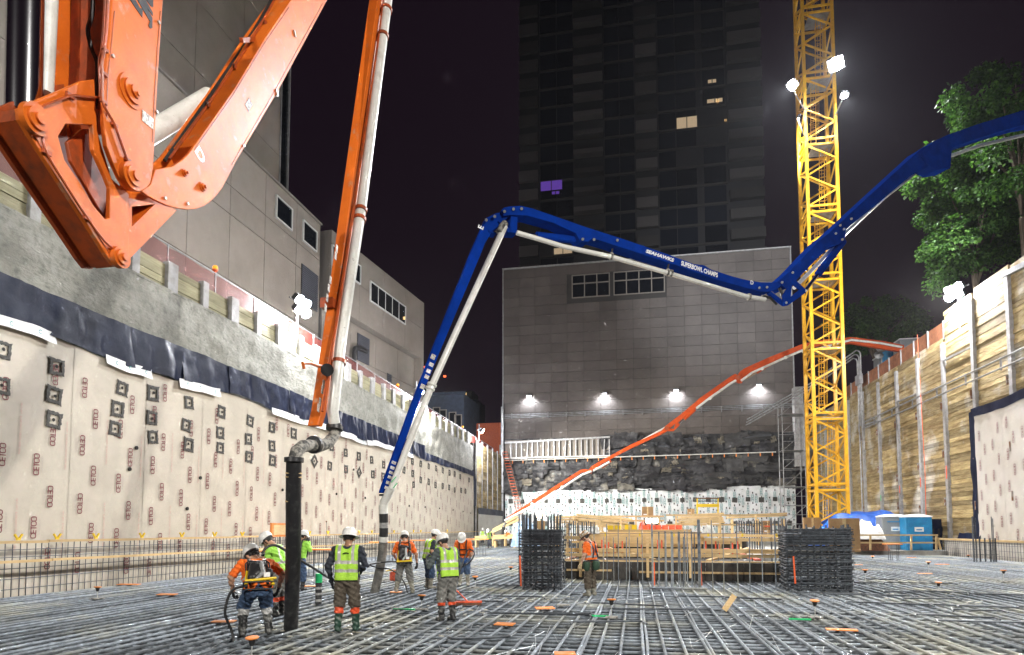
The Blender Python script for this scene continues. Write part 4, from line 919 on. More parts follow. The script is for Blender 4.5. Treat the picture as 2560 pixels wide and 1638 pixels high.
# ================================================================== blue concrete pump boom
A, B = at(945, 1240, 18), at(2560, 300, 30)
bd = (B - A); bd.z = 0; bd.normalize(); bn = Vector((bd.y, -bd.x, 0))
if bn.dot(EYE - A) < 0: bn = -bn
def bp(x, y, off=0.): return onP(x, y, A + bn * off, bn)
BK = .4071
def bc(p, off): return bp(1180 + BK * p[0], 480 + BK * p[1], off)
blu = thing('blue_pump_boom', 'blue concrete pump boom with white pipe arching across the middle of the pit', 'pump boom', (A.x, A.y, 0))
def bprism(name, poly, o0, o1, m='blue', holes=(), crop=True, bev=.012):
    fn = bc if crop else (lambda p, off: bp(p[0], p[1], off))
    q = MB(); q.prism([fn(p, o0) for p in poly], bn * (o1 - o0), [[fn(p, o0) for p in h] for h in holes]); o = q.build(name, m, blu)
    b = o.modifiers.new('bevel', 'BEVEL'); b.width = bev; b.segments = 2; b.limit_method = 'ANGLE'; return o
bprism('tip_arm', [(1215, 545), (1240, 533), (1263, 528), (1276, 536), (1262, 552), (1230, 578), (1212, 610), (1200, 640), (1112, 850), (1050, 1000), (1008, 1119), (973, 1232), (950, 1232), (955, 1215), (990, 1119), (1033, 1000), (1091, 850), (1180, 625)], .13, -.13, crop=False)
bprism('middle_arm', [(180, 112), (195, 97), (230, 88), (300, 85), (370, 100), (520, 152), (700, 215), (933, 290), (1032, 324), (1184, 376), (1363, 442), (1427, 450), (1464, 474), (1599, 518), (1697, 543), (1778, 555), (1833, 556), (1882, 550), (1905, 572), (1884, 589), (1833, 612), (1786, 614), (1697, 592), (1518, 543), (1383, 496), (1248, 447), (1096, 398), (933, 346), (800, 302), (740, 285), (715, 305), (665, 305), (640, 255), (500, 190), (340, 145), (230, 142), (195, 148)], .25, -.25)
bprism('upper_arm', [(1945, 704), (1978, 675), (2047, 602), (2071, 584), (2160, 502), (2300, 374), (2331, 359), (2345, 380), (2326, 412), (2274, 442), (2200, 505), (2116, 572), (2112, 600), (2096, 612), (2075, 618), (2040, 650), (1990, 702), (1965, 722)], .28, -.28, crop=False)
bprism('root_arm', [(2298, 384), (2331, 355), (2370, 337), (2440, 312), (2560, 275), (2720, 225), (2720, 285), (2560, 312), (2487, 333), (2400, 362), (2380, 372), (2376, 420), (2345, 425), (2318, 412)], .32, -.32, crop=False)
bprism('rocker_plate', [(1935, 590), (1975, 528), (2050, 598), (2046, 622), (1940, 697), (1915, 700), (1908, 640)], .30, .24, holes=[[(1968, 565), (2012, 600), (1958, 645)]])
bprism('rocker_plate', [(1935, 590), (1975, 528), (2050, 598), (2046, 622), (1940, 697), (1915, 700), (1908, 640)], -.24, -.30, holes=[[(1968, 565), (2012, 600), (1958, 645)]])
bprism('link_plate', [(240, 148), (280, 152), (277, 252), (228, 248)], .2, -.2); bprism('link_plate', [(160, 178), (180, 180), (240, 232), (225, 250)], .2, -.2); bprism('link_plate', [(100, 232), (150, 250), (150, 258), (104, 244)], .16, -.16)
def bt(pts, off, r, m, nm, crop=True, n=12):
    fn = bc if crop else (lambda p, o: bp(p[0], p[1], o)); return MB().tube([fn(p, off) for p in pts], r, n).build(nm, m, blu, True)
bt([(1820, 618), (1915, 690)], .15, .09, 'blue', 'link_bar'); bt([(1890, 590), (1925, 690)], .1, .06, 'black_steel', 'hydraulic_line'); bt([(1780, 640), (1830, 650), (1870, 690)], .2, .05, 'black_steel', 'hydraulic_line')
bt([(2048, 605), (2128, 500)], 0, .07, 'chrome', 'cylinder_rod'); bt([(2125, 505), (2278, 305)], 0, .14, 'blue', 'cylinder_barrel')
bt([(285, 255), (400, 268)], 0, .05, 'chrome', 'cylinder_rod'); bt([(395, 268), (690, 302)], 0, .12, 'blue', 'cylinder_barrel')
bt([(205, 190), (185, 215), (165, 250)], .3, .11, 'cement_pipe', 'pipe_elbow')
bt([(1262, 566), (1131, 850), (1075, 975), (1018, 1119), (978, 1224)], .30, .095, 'white_paint', 'delivery_pipe', False, 16)
bt([(275, 250), (420, 292), (560, 335), (850, 397), (1200, 497), (1680, 640), (1800, 660)], .38, .075, 'white_paint', 'delivery_pipe', True, 14)
bt([(1985, 720), (2050, 655), (2116, 580), (2210, 494), (2316, 411), (2450, 364), (2560, 338), (2720, 300)], -.38, .075, 'white_paint', 'delivery_pipe', False, 14)
for p, d in (((1075, 972), (1018, 1119)), ((1080, 962), (1018, 1119))): MB().ring(bp(*p, .30), bp(*d, .30) - bp(*p, .30), .14, 0, .06, 16).build('pipe_clamp', 'white_paint', blu, True)
for p, d in (((855, 395), (1200, 497)), ((1200, 493), (1680, 640)), ((1222, 500), (1680, 640)), ((1700, 645), (1800, 660))): MB().ring(bc(p, .38), bc(d, .38) - bc(p, .38), .12, 0, .06, 16).build('pipe_clamp', 'cement_pipe', blu, True)
for p in ((855, 395), (1200, 490)): bt([(p[0], p[1] - 8), (p[0] + 8, p[1] - 45)], .25, .03, 'black_steel', 'pipe_hanger')
for p in ((255, 105), (305, 103), (200, 120), (140, 150), (88, 172), (680, 290), (750, 292), (893, 296), (1765, 588), (1812, 585), (1970, 495), (1905, 555), (1930, 680), (2235, 255), (2262, 205), (2285, 228), (2275, 292), (2330, 165)):
    MB().tube([bc(p, .25), bc(p, .325)], .045, 10).build('pin_head', 'bolt', blu, True)
def blue_text(body, p, q, size, off, shear=0., sx=1., bold=.0):
    me = text_mesh(body, 'white_print', size, shear, bold); a, b = bc(p, off), bc(q, off); e = (b - a).normalized(); nn = bn; u = nn.cross(e)
    inst(me, 'lettering', blu, frame((a + b) / 2, e * sx, u, nn))
blue_text('SEAHAWKS', (1061, 360), (1243, 423), .165, .268, .2, 1.3, .008); blue_text('SUPERBOWL CHAMPS', (1279, 436), (1515, 515), .225, .268, .0, .70, .009)
blue_text('D', (1704, 554), (1734, 562), .2, .268, 0, 1, .006); blue_text('E', (52, 232), (60, 205), .24, .145, 0, 1, .006)
for (x, y, l) in ((1240, 130, 40), (1226, 190, 30), (1206, 240, 30), (1192, 285, 30), (1160, 360, 40), (938, 945, 22), (928, 985, 22), (918, 1022, 22), (909, 1058, 22), (896, 1100, 24), (884, 1140, 22)):
    p = bp(680 + .3247 * x, 850 + .3247 * y, .136); boxi('sticker', p, (.13, .01, l * .3247 * .0115), 'sticker', blu, (0, R_(22), math.atan2(bd.y, bd.x)))
MB().tube([bp(976, 1222, .3), bp(968, 1240, .2), bp(960, 1255, .1), bp(958, 1275, .1)], .12, 14).build('swivel_elbow', 'white_paint', blu, True)
MB().ring(bp(962, 1238, .1), (0, 0, 1), .16, 0, .05, 16).build('pipe_clamp', 'black_steel', blu, True)
gr = bp(968, 1168, .40); barI('green_stripe', bp(978, 1206, .40), bp(990, 1192, .40), .05, .02, 'green_cap', blu); barI('green_stripe', bp(983, 1220, .40), bp(993, 1208, .40), .05, .02, 'green_cap', blu)
g0 = onZ(936, 1482, -.03); h0 = bp(958, 1262, .1); segs = [(0, .1, 'white_paint'), (.1, .2, 'rubber'), (.2, .26, 'duct_tape'), (.26, .36, 'rubber'), (.36, .42, 'white_paint'), (.42, 1., 'hose_dusty')]
def hp_(f): return h0 + (g0 - h0) * f + Vector((.12 * math.sin(f * 3.1), 0, 0))
for a, b, m in segs: MB().tube([hp_(a + (b - a) * k / 4) for k in range(5)], .125, 14).build('delivery_hose', m, blu, True)
# ================================================================== far orange-red boom
A2, B2 = at(1292, 1271, 63), at(2250, 867, 57.5)
fd = (B2 - A2); fd.z = 0; fd.normalize(); fn_ = Vector((fd.y, -fd.x, 0))
if fn_.dot(EYE - A2) < 0: fn_ = -fn_
def fp(x, y, off=0.): return onP(x, y, A2 + fn_ * off, fn_)
rb = thing('far_pump_boom', 'distant red-orange concrete pump boom rising from the pit floor behind the crane', 'pump boom', (A2.x, A2.y, 0))
def fprism(name, poly, th=.28, holes=()):
    q = MB(); q.prism([fp(*p, th) for p in poly], fn_ * (-2 * th), [[fp(*p, th) for p in h] for h in holes]); return q.build(name, 'far_orange', rb)
zz_ = lambda l: [(1250 + .583 * x, 825 + .583 * y) for x, y in l]
fprism('tip_arm', zz_([(25, 807), (180, 705), (345, 600), (360, 597), (385, 600), (390, 607), (350, 611), (200, 710), (33, 812)]), .1)
fprism('middle_arm', zz_([(378, 602), (392, 585), (440, 556), (470, 541), (560, 492), (690, 434), (712, 412), (724, 430), (690, 449), (560, 509), (490, 545), (470, 556), (440, 572), (404, 597), (390, 618)]), .13)
fprism('upper_arm', zz_([(708, 414), (722, 402), (770, 366), (842, 306), (852, 296), (985, 202), (1008, 188), (1030, 200), (1036, 226), (1024, 228), (1008, 218), (985, 224), (882, 306), (856, 322), (838, 340), (800, 366), (762, 398), (772, 406), (745, 433), (722, 434)]), .14, [zz_([(728, 422), (752, 400), (746, 424)])])
fprism('root_arm', zz_([(1014, 200), (1030, 178), (1046, 166), (1150, 119), (1300, 59)]) + [(2060, 849), (2130, 843), (2210, 853), (2260, 863), (2260, 880), (2210, 872), (2130, 858), (2060, 862)] + zz_([(1300, 84), (1170, 146), (1150, 158), (1080, 188), (1050, 202), (1038, 226)]), .18)
ftube_ = lambda l, r, m, nm: MB().tube([fp(*p, .1) for p in zz_(l)], r, 8).build(nm, m, rb, True)
ftube_([(1100, 184), (1156, 148)], .13, 'far_orange', 'cylinder_barrel'); ftube_([(1040, 216), (1100, 184)], .06, 'chrome', 'cylinder_rod'); ftube_([(790, 384), (836, 342)], .14, 'far_orange', 'cylinder_barrel'); ftube_([(768, 402), (790, 384)], .06, 'chrome', 'cylinder_rod'); ftube_([(436, 590), (476, 562)], .13, 'far_orange', 'cylinder_barrel'); ftube_([(396, 606), (436, 590)], .06, 'chrome', 'cylinder_rod')
for p in ((1476, 1178), (1667, 1071), (1845, 944), (2130, 850)): MB().tube([fp(*p, .3), fp(*p, -.3)], .2, 12).build('pivot_pin', 'orange_dark', rb, True)
for p in ((1330, 1260), (1405, 1218), (1775, 996), (1905, 922), (1964, 894)): MB().tube([fp(*p, .25), fp(*p, .45)], .16, 8).build('pipe_clamp', 'white_paint', rb, True)
def ftube(pts, off, r, m, nm): MB().tube([fp(*p, off) for p in pts], r, 8).build(nm, m, rb, True)
for l, o in (([(20, 818), (200, 722), (350, 622), (392, 606)], .3), ([(400, 604), (470, 566)], .3), ([(600, 480), (660, 446), (708, 420)], -.3), ([(842, 336), (886, 302), (985, 232), (1012, 216)], .3), ([(1034, 218), (1080, 184), (1150, 152), (1225, 118), (1300, 86)], .3)): MB().tube([fp(*p, o) for p in zz_(l)], .11, 8).build('delivery_pipe', 'white_paint', rb, True)
ftube([(2005, 880), (2060, 868), (2128, 850), (2200, 858), (2255, 868)], .36, .1, 'white_paint', 'delivery_pipe')
p = onZ(1258, 1368, 0); ftube([(1264, 1306), (1258, 1318)], .3, .14, 'cement_pipe', 'swivel_elbow')
MB().tube([fp(1258, 1318, .3), fp(1257, 1345, .3), fp(1256, 1366, .3)], .15, 10).build('delivery_hose', 'rubber', rb, True)
# ================================================================== rebar mat
rmat = thing('rebar_mat', 'wide two-way mat of grey steel reinforcing bars covering the pit floor', 'rebar mat', (2, 30, -.1))
def wavy(n, amp, seed, axis, sides=7):
    rd = random.Random(seed); ph = rd.random() * 50; pts = []
    for i in range(n + 1):
        f = i / n - .5; a = amp * noise.noise(Vector((f * 9, ph, 0))); b = amp * .6 * noise.noise(Vector((f * 9, ph, 5)))
        pts.append((a, f, b) if axis == 'y' else (f, a, b))
    return pts
def rebar_mesh(seed, r, axis, L, m, n=16):
    return MB().tube([(p[0] * (L if axis == 'x' else 1), p[1] * (L if axis == 'y' else 1), p[2]) for p in wavy(n, .03, seed, axis)], r, 7).mesh('rebar', m, True)
LB = [rebar_mesh(k, .025, 'y', 1., 'rebar') for k in range(6)]
YB0, YB1 = 5.5, 63.5
def put(me, name, c, scale): 
    o = bpy.data.objects.new(name, me); COL.objects.link(o); o.parent = rmat; o.location = V3(c) - ROOT[rmat.name]; o.scale = scale; return o
x = -16.0; k = 0; longx = []
while x < 20.0:
    y1 = YB1 if x < 5.5 else 47.3
    put(LB[k % 6], 'long_bar', (x + random.uniform(-.03, .03), (YB0 + y1) / 2, -.02 + random.uniform(-.006, .006)), (1, y1 - YB0, 1)); longx.append(x)
    if -1 < x < 12 and k % 3 == 0: put(LB[(k + 2) % 6], 'long_bar', (x + .07, (YB0 + 21) / 2, -.02), (1, 21 - YB0, 1))
    x += .315; k += 1
CB = [rebar_mesh(20 + k, .025, 'x', 1., 'rebar') for k in range(6)]
y = 5.6; k = 0
while y < YB1:
    x1 = 20.0 if y < 47 else 5.5
    put(CB[k % 6], 'cross_bar', ((-16.1 + x1) / 2, y + random.uniform(-.04, .04), -.064 + random.uniform(-.01, .004)), (x1 + 16.1, 1, 1)); y += .33 if y < 30 else .45; k += 1
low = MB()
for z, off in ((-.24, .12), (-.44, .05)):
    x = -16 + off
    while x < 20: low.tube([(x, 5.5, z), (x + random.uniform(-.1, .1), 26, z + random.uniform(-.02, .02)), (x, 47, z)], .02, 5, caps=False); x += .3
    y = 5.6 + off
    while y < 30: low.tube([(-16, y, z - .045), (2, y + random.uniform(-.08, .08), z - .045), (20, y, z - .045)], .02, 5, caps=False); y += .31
tag(low.build('lower_layers', 'rebar_low_shaded', rmat, True), kind='stuff')
tw_ = MB()
for k in range(260):
    x = random.uniform(-6, 13); y = random.uniform(7, 17); a = random.gauss(0, .25); l = random.uniform(.5, 2.2)
    tw_.tube([(x, y, -.005), (x + math.sin(a) * l / 2, y + math.cos(a) * l / 2, -.03 + random.uniform(-.03, .02)), (x + math.sin(a) * l, y + math.cos(a) * l, -.01)], .0025, 3, caps=False)
tag(tw_.build('tie_wires', 'tie_wire', rmat), kind='stuff')
# spatters of wet concrete lying on the bars
cz_ = MB(); rd = random.Random(4)
for (px, py, sx, sy, n) in [(770, 1570, 1.0, .35, 60), (1010, 1520, 1.6, .5, 70), (900, 1560, .8, .3, 30), (1330, 1500, 1.2, .5, 40), (2300, 1490, 2.5, 1.2, 60)]:
    c = onZ(px, py, 0)
    for k in range(n):
        p = c + Vector((rd.gauss(0, sx), rd.gauss(0, sy), rd.uniform(-.05, -.01))); r = rd.uniform(.02, .07); m = 7
        cz_.add([p + Vector((r * math.cos(6.283 * j / m) * rd.uniform(.7, 1.3), r * math.sin(6.283 * j / m) * rd.uniform(.7, 1.3), 0)) for j in range(m)] + [p + Vector((0, 0, r * .35))], [(j, (j + 1) % m, m) for j in range(m)])
tag(cz_.build('concrete_spatter', 'spatter', None, True), 'wet grey concrete spattered over the rebar mat near the hoses', 'concrete', None, 'stuff')
# hooked bars lying on the mat
HK = []
for k in range(4):
    l = .5 + .2 * k; HK.append(MB().tube([(-l, .0, 0), (-l + .05, .22, .01), (-l + .12, .26, .015), (0, .27, .01), (l - .1, .26, .01), (l, .2, .015), (l + .03, 0, 0)], .02, 6).mesh('hooked_bar', 'rebar_dark', True))
for i, (px, py) in enumerate([(1200, 1590), (1290, 1495), (1180, 1500), (1340, 1540), (1420, 1530), (1520, 1560), (1560, 1515), (1650, 1520), (1150, 1480), (1250, 1462), (2080, 1485), (2170, 1490), (2260, 1482), (2330, 1500), (2220, 1512), (2400, 1512), (2450, 1530), (2390, 1545), (2510, 1520), (2300, 1460), (2200, 1450), (2350, 1478), (2480, 1560), (2100, 1455), (1100, 1465), (1880, 1500), (1780, 1495), (2540, 1490)]):
    p = onZ(px, py, .01); o = bpy.data.objects.new('hooked_bar', HK[i % 4]); COL.objects.link(o); o.parent = rmat; o.location = p - ROOT[rmat.name]; o.rotation_euler = (0, 0, random.choice((0, math.pi)) + random.gauss(0, .12))
# ---- marker posts with orange caps
PARTS = {}
PARTS['cap'] = MB().lathe((0, 0, 0), [(.02, -.02), (.085, 0), (.092, .012), (.085, .024), (.02, .028)], 14).mesh('cap', 'orange_board', True)
PARTS['cup'] = MB().lathe((0, 0, 0), [(.02, -.1), (.032, -.09), (.05, -.02), (.05, 0)], 12).mesh('cup', 'black_steel', True)
PARTS['base'] = MB().box((0, 0, 0), (.24, .24, .02)).mesh('base_plate', 'cement_pipe')
mk = [(243, 1474, 1498, 'far left of the mat'), (629, 1602, 1645, 'at the bottom edge below the bending worker'), (1054, 1491, 1524, 'just left of the worker with the broom'), (1188, 1443, 1470, 'behind the broom'), (1277, 1419, 1440, 'left of the small rebar cage'), (1529, 1502, 1545, 'before the carpenter in the middle'), (2038, 1508, 1545, 'in front of the right rebar cage'), (2164, 1430, 1458, 'just right of the right rebar cage'), (2322, 1410, 1432, 'before the blue toilet'), (2347, 1461, 1478, 'nearest on the right half of the mat'), (2510, 1433, 1455, 'closest to the right edge'), (2182, 1393, 1404, 'by the slab edge under the rail'), (2421, 1391, 1400, 'before the right bar cluster')]
for (x, yc, yb, wh) in mk:
    b = onZ(x, yb, 0); hgt = max(.18, (yb - yc) * (b - EYE).length / 1600 * 1.0)
    t = thing('marker_post', 'orange-capped steel marker post ' + wh, 'marker', b, 0, 'orange-capped marker posts on the mat')
    inst(PARTS['base'], 'base_plate', t, Matrix.Translation(b + Vector((0, 0, .015)))); rodI('rod', b, b + Vector((0, 0, hgt - .09)), .009, 'tie_wire', t)
    inst(PARTS['cup'], 'cup', t, Matrix.Translation(b + Vector((0, 0, hgt)))); inst(PARTS['cap'], 'cap', t, Matrix.Translation(b + Vector((0, 0, hgt))) @ Matrix.Rotation(random.uniform(-.15, .15), 4, 'X'))
# ---- loose orange boards
bd_ = [(560, 1553, .42, .16, 12, 'left of the bending worker'), (418, 1486, .5, .2, 8, 'in the middle of the left mat'), (322, 1461, .7, .2, 5, 'long one near the left wall bars'), (1262, 1560, .36, .22, -6, 'in the lower middle'), (1362, 1520, .42, .25, 20, 'before the left rebar cage'), (2104, 1574, .5, .14, -5, 'in the lower right'), (2312, 1434, .5, .16, 3, 'right of the right cage, nearest'), (2355, 1411, .6, .18, 0, 'before the black container'), (2279, 1394, .5, .14, 2, 'before the slab edge'), (1412, 1634, .3, .2, 10, 'cut by the bottom edge'), (775, 1465, .5, .2, 20, 'beside the taped pipe'), (990, 1480, .32, .14, 4, 'under the far backpack worker'), (2147, 1412, .35, .1, 0, 'beside the right cage edge')]
for (x, y, a, b, r, wh) in bd_:
    p = onZ(x, y, .025); o = MB().box(p, (a, b, .018), Matrix.Rotation(R_(r), 3, 'Z') @ Matrix.Rotation(.04, 3, 'X')).build('orange_board', 'orange_board')
    tag(o, 'loose orange board on the rebar mat, ' + wh, 'board', 'loose orange boards on the mat')
p = onZ(1812, 1525, 0); o = MB().box(p + Vector((.1, 0, .16)), (.12, .02, .4), Matrix.Rotation(.6, 3, 'Y')).build('tilted_board', 'lumber'); tag(o, 'small tan board standing tilted between the bars on the right', 'board')
tag(MB().box(onZ(1408, 1512, .03), (.3, .2, .02)).build('grey_plate', 'cement_pipe'), 'small grey plate beside the orange board before the left cage', 'plate')
for (x, y, l, wh) in ((1500, 1540, .35, 'before the carpenter'), (1010, 1523, .5, 'left of the broom worker'), (2000, 1548, .4, 'before the right cage marker')):
    p = onZ(x, y, .02); tag(MB().bar(p - Vector((l / 2, 0, 0)), p + Vector((l / 2, 0, 0)), .05, .03).build('green_bar_chair', 'green_cap'), 'green plastic bar chair on the mat, ' + wh, 'bar chair')
# ---- left wall: standing bars with timber ledgers and yellow saddles
wb = thing('wall_bar_curtain', 'curtain of standing bars with two timber ledgers along the foot of the left wall', 'rebar wall', (-16.2, 38, 0))
y = 11.5; k = 0
while y < 66:
    rodI('standing_bar', (-16.25 + random.uniform(-.02, .02), y, -.5), (-16.25, y + random.uniform(-.03, .03), 1.36 + random.uniform(-.02, .08)), .012, 'rebar_dark', wb, 6); y += .21 if y < 34 else .36; k += 1
for z in (.18, .45, .72, 1.02, 1.22): rodI('rail_bar', (-16.22, 11, z), (-16.22, 64, z + .02), .011, 'rebar_dark', wb, 6)
for i in range(13):
    y0 = 11 + 4.2 * i
    barI('ledger', (-16.2, y0, 1.43 + .01 * (i % 2)), (-16.2, y0 + 4.18, 1.42), .11, .07, 'lumber_y', wb)
    if i < 7: barI('ledger', (-16.05, y0, .93 - .012 * i), (-16.05, y0 + 4.18, .92 - .012 * (i + 1)), .09, .07, 'lumber_y', wb)
for i, (px, py) in enumerate([(46, 1341), (143, 1341), (240, 1340), (355, 1339), (455, 1336), (537, 1335), (606, 1333), (774, 1332), (820, 1332), (898, 1331), (930, 1331), (985, 1331), (1034, 1331), (1052, 1331), (1090, 1331), (1118, 1331)]):
    p = onX(px, py, -16.2); z = 1.47
    q = MB(); q.box((-16.2, p.y, z + .03), (.05, .1, .06)); q.bar((-16.2, p.y - .03, z + .05), (-16.2, p.y - .11, z + .16), .05, .04); q.bar((-16.2, p.y + .03, z + .05), (-16.2, p.y + .11, z + .16), .05, .04)
    o = q.build('saddle_clip', 'yellow', wb)
# orange-topped bar racks in the middle distance
def rack(px0, px1, py, pyt, lab, plank=True):
    a, b = onZ(px0, py, 0), onZ(px1, py, 0); b = Vector((b.x, a.y, 0)); h = 1.8 - (pyt - 1320) / 1600 * (a - EYE).length
    t = thing('bar_rack', lab, 'bar rack', ((a.x + b.x) / 2, a.y, 0), 0, 'orange-topped bar racks')
    n = int((b.x - a.x) / .13) + 1
    for k in range(n): x = a.x + (b.x - a.x) * k / max(1, n - 1); rodI('standing_bar', (x, a.y + .15 * (k % 3), -.3), (x, a.y + .15 * (k % 3), h), .014, 'rebar_dark', t, 6)
    if plank: MB().box(((a.x + b.x) / 2, a.y + .2, h + .03), (b.x - a.x + .25, .75, .05)).build('plank', 'orange_board', t)
    rodI('tie_bar', (a.x, a.y - .02, h * .5), (b.x, a.y - .02, h * .5), .012, 'rebar_dark', t, 6)
rack(735, 842, 1438, 1372, 'orange-topped bar rack behind the vest worker, largest')
rack(620, 700, 1436, 1375, 'orange-topped bar rack left of the black hose')
rack(930, 992, 1402, 1356, 'orange-topped bar rack behind the far backpack worker')
rack(1165, 1215, 1388, 1349, 'orange-topped bar rack below the far crew')
rack(1018, 1052, 1396, 1352, 'narrow orange-topped bar rack between the two orange shirts')
rack(2222, 2248, 1400, 1356, 'small bar cluster topped by an orange board under the right rail')
# ---- rebar cages
def cage(label, px, py, w, d, h, tall, rz, nv, nh, strip):
    c = onZ(px, py, -.03); c = c + Vector((0, d / 2, 0)); t = thing('rebar_cage', label, 'rebar cage', c, 0, 'tied column cages'); Rz = Matrix.Rotation(rz, 3, 'Z')
    P = lambda x, y, z: c + Rz @ Vector((x, y, z))
    def hoop(r, e):
        cr_ = .08; pts = []
        for (sx, sy, a0) in ((1, 1, 0), (-1, 1, 90), (-1, -1, 180), (1, -1, 270)):
            for k in range(4): a = R_(a0 + 30 * k); pts.append((sx * (w / 2 - cr_) + cr_ * math.cos(a), sy * (d / 2 - cr_) + cr_ * math.sin(a), 0))
        pts.append(pts[0]); m = MB(); m.tube(pts, r, 6, caps=False)
        for (x, o) in ((-w / 4, .3), (w / 4, -.2)): m.tube([(x, -d / 2 - e, .015), (x, d / 2 + e, .015)], r * .9, 5)
        for y in (-d / 4, d / 5): m.tube([(-w / 2 - e, y, -.015), (w / 2 + e, y, -.015)], r * .9, 5)
        return m.mesh('tie_hoop', 'rebar_dark', True)
    hm = [hoop(.016, .06), hoop(.014, .12)]
    for k in range(nh):
        z = .05 + (h - .07) * (k / (nh - 1)) ** .85
        for j in range(2 if k > nh - 6 or k % 2 else 1):
            M = Matrix.Translation(P(random.uniform(-.02, .02), random.uniform(-.02, .02), z + j * .035)) @ Matrix.Rotation(rz + random.uniform(-.03, .03), 4, 'Z') @ Matrix.Rotation(random.uniform(-.012, .012), 4, 'Y')
            inst(hm[(k + j) % 2], 'tie_hoop', t, M)
    for i in range(nv):
        for j in range(max(3, int(nv * d / w))):
            nj = max(3, int(nv * d / w)); edge = i in (0, nv - 1) or j in (0, nj - 1)
            if not edge: continue
            x = -w / 2 + .05 + (w - .1) * i / (nv - 1); y = -d / 2 + .05 + (d - .1) * j / (nj - 1)
            hh = tall + random.uniform(-.06, .06)
            rodI('column_bar', P(x, y, -.3), P(x + random.uniform(-.01, .01), y, hh), .022, 'rebar_dark', t, 8)
    a = P(strip[0] * w / 2, -d / 2 - .03, 0); barI('orange_strip', a + Vector((0, 0, strip[1])), a + Vector((-.03, 0, strip[2])), .045, .02, 'safety_orange', t)
cage('tall dark square rebar cage left of the carpenter', 1349, 1474, 1.22, 1.15, 1.76, 2.2, .12, 7, 19, (-1.02, .1, 1.0))
cage('wide dark rebar cage on the right before the cardboard', 2057, 1478, 1.82, 1.6, 1.78, 1.88, -.10, 10, 19, (-.72, .2, 1.0))
# ---- small foreground things
def upright(px, py): return onZ(px, py, 0)
p = upright(796, 1510); t = thing('taped_pipe', 'short black standing pipe with silver tape bands and green cap', 'pipe', p)
h = .72; MB().tube([p, p + Vector((0, 0, h * .7))], .075, 16).build('pipe', 'rubber', t, True)
for f in (.12, .33, .52): MB().ring(p + Vector((0, 0, h * f)), (0, 0, 1), .079, 0, .055, 16).build('tape_band', 'duct_tape', t, True)
MB().tube([p + Vector((0, 0, h * .7)), p + Vector((0, 0, h))], .08, 16).build('cap', 'green_cap', t, True)
p = upright(985, 1452); t = thing('fuel_can', 'red plastic fuel can with yellow spout on the mat', 'fuel can', p)
q = MB(); q.box(p + Vector((0, 0, .15)), (.27, .2, .3)); o = q.build('body', 'tape_orange', t); o.modifiers.new('bevel', 'BEVEL').width = .04
MB().tube([p + Vector((.02, 0, .3)), p + Vector((-.05, 0, .36)), p + Vector((-.3, 0, .33))], [.04, .035, .015], 8).build('spout', 'yellow', t, True)
MB().tube([p + Vector((.1, 0, .29)), p + Vector((.08, 0, .36)), p + Vector((-.02, 0, .36)), p + Vector((-.04, 0, .3))], .018, 6).build('handle', 'tape_orange', t, True)
p = upright(1160, 1512); t = thing('push_broom', 'orange push broom lying against the bars beside the vest worker', 'broom', p)
MB().box(p + Vector((.1, .05, .06)), (.62, .09, .05), Matrix.Rotation(.35, 3, 'Z')).build('head', 'tape_orange', t); MB().box(p + Vector((.1, .05, .015)), (.6, .11, .06), Matrix.Rotation(.35, 3, 'Z')).build('bristles', 'rebar_rust', t)
MB().tube([p + Vector((.08, .05, .07)), p + Vector((-.35, -.05, .5)), p + Vector((-.62, -.1, .85))], .016, 8).build('handle', 'tape_orange', t, True)
# ================================================================== people
def surfnet(fn, lo, hi, h):
    ax = [np.arange(lo[i], hi[i] + h, h, dtype=np.float32) for i in range(3)]
    G = np.meshgrid(*ax, indexing='ij'); V = fn(np.stack(G, -1)); ins = V < 0
    sl = [slice(None, -1), slice(1, None)]
    cnt = sum(ins[sl[a], sl[b], sl[c]].astype(np.int8) for a in (0, 1) for b in (0, 1) for c in (0, 1))
    act = np.argwhere((cnt > 0) & (cnt < 8)); idx = -np.ones(cnt.shape, np.int64); idx[tuple(act.T)] = np.arange(len(act))
    pos = np.zeros((len(act), 3)); n = np.zeros(len(act)); crn = [(a, b, c) for a in (0, 1) for b in (0, 1) for c in (0, 1)]
    for i in range(8):
        for j in range(i + 1, 8):
            d = np.array(crn[j]) - np.array(crn[i])
            if np.abs(d).sum() != 1: continue
            a = act + crn[i]; b = act + crn[j]; va = V[tuple(a.T)]; vb = V[tuple(b.T)]; m = (va < 0) != (vb < 0)
            t = np.where(m, va / np.where(m, va - vb, 1), 0); pos += np.where(m[:, None], a + t[:, None] * d, 0); n += m
    pos = pos / n[:, None] * h + np.array(lo)
    F = []
    for axis in range(3):
        s0 = [slice(None)] * 3; s1 = [slice(None)] * 3; s0[axis] = slice(None, -1); s1[axis] = slice(1, None)
        e = np.argwhere(ins[tuple(s0)] != ins[tuple(s1)]); o1, o2 = [i for i in range(3) if i != axis]
        ok = (e[:, o1] > 0) & (e[:, o2] > 0) & (e[:, o1] < cnt.shape[o1]) & (e[:, o2] < cnt.shape[o2]); e = e[ok]
        q = []
        for (da, db) in ((-1, -1), (0, -1), (0, 0), (-1, 0)):
            c = e.copy(); c[:, o1] += da; c[:, o2] += db; q.append(idx[tuple(c.T)])
        F.append(np.stack(q, 1))
    F = np.concatenate(F); return pos, F[(F >= 0).all(1)]
def capd(P, a, b, ra, rb):
    a = np.array(a, np.float32); b = np.array(b, np.float32); ba = b - a; t = np.clip(((P - a) @ ba) / max(1e-9, float(ba @ ba)), 0, 1)
    d = P - a - t[..., None] * ba; return np.sqrt((d * d).sum(-1)) - (ra + t * (rb - ra))
def smin(a, b, k):
    h = np.clip(.5 + .5 * (b - a) / k, 0, 1); return b + (a - b) * h - k * h * (1 - h)
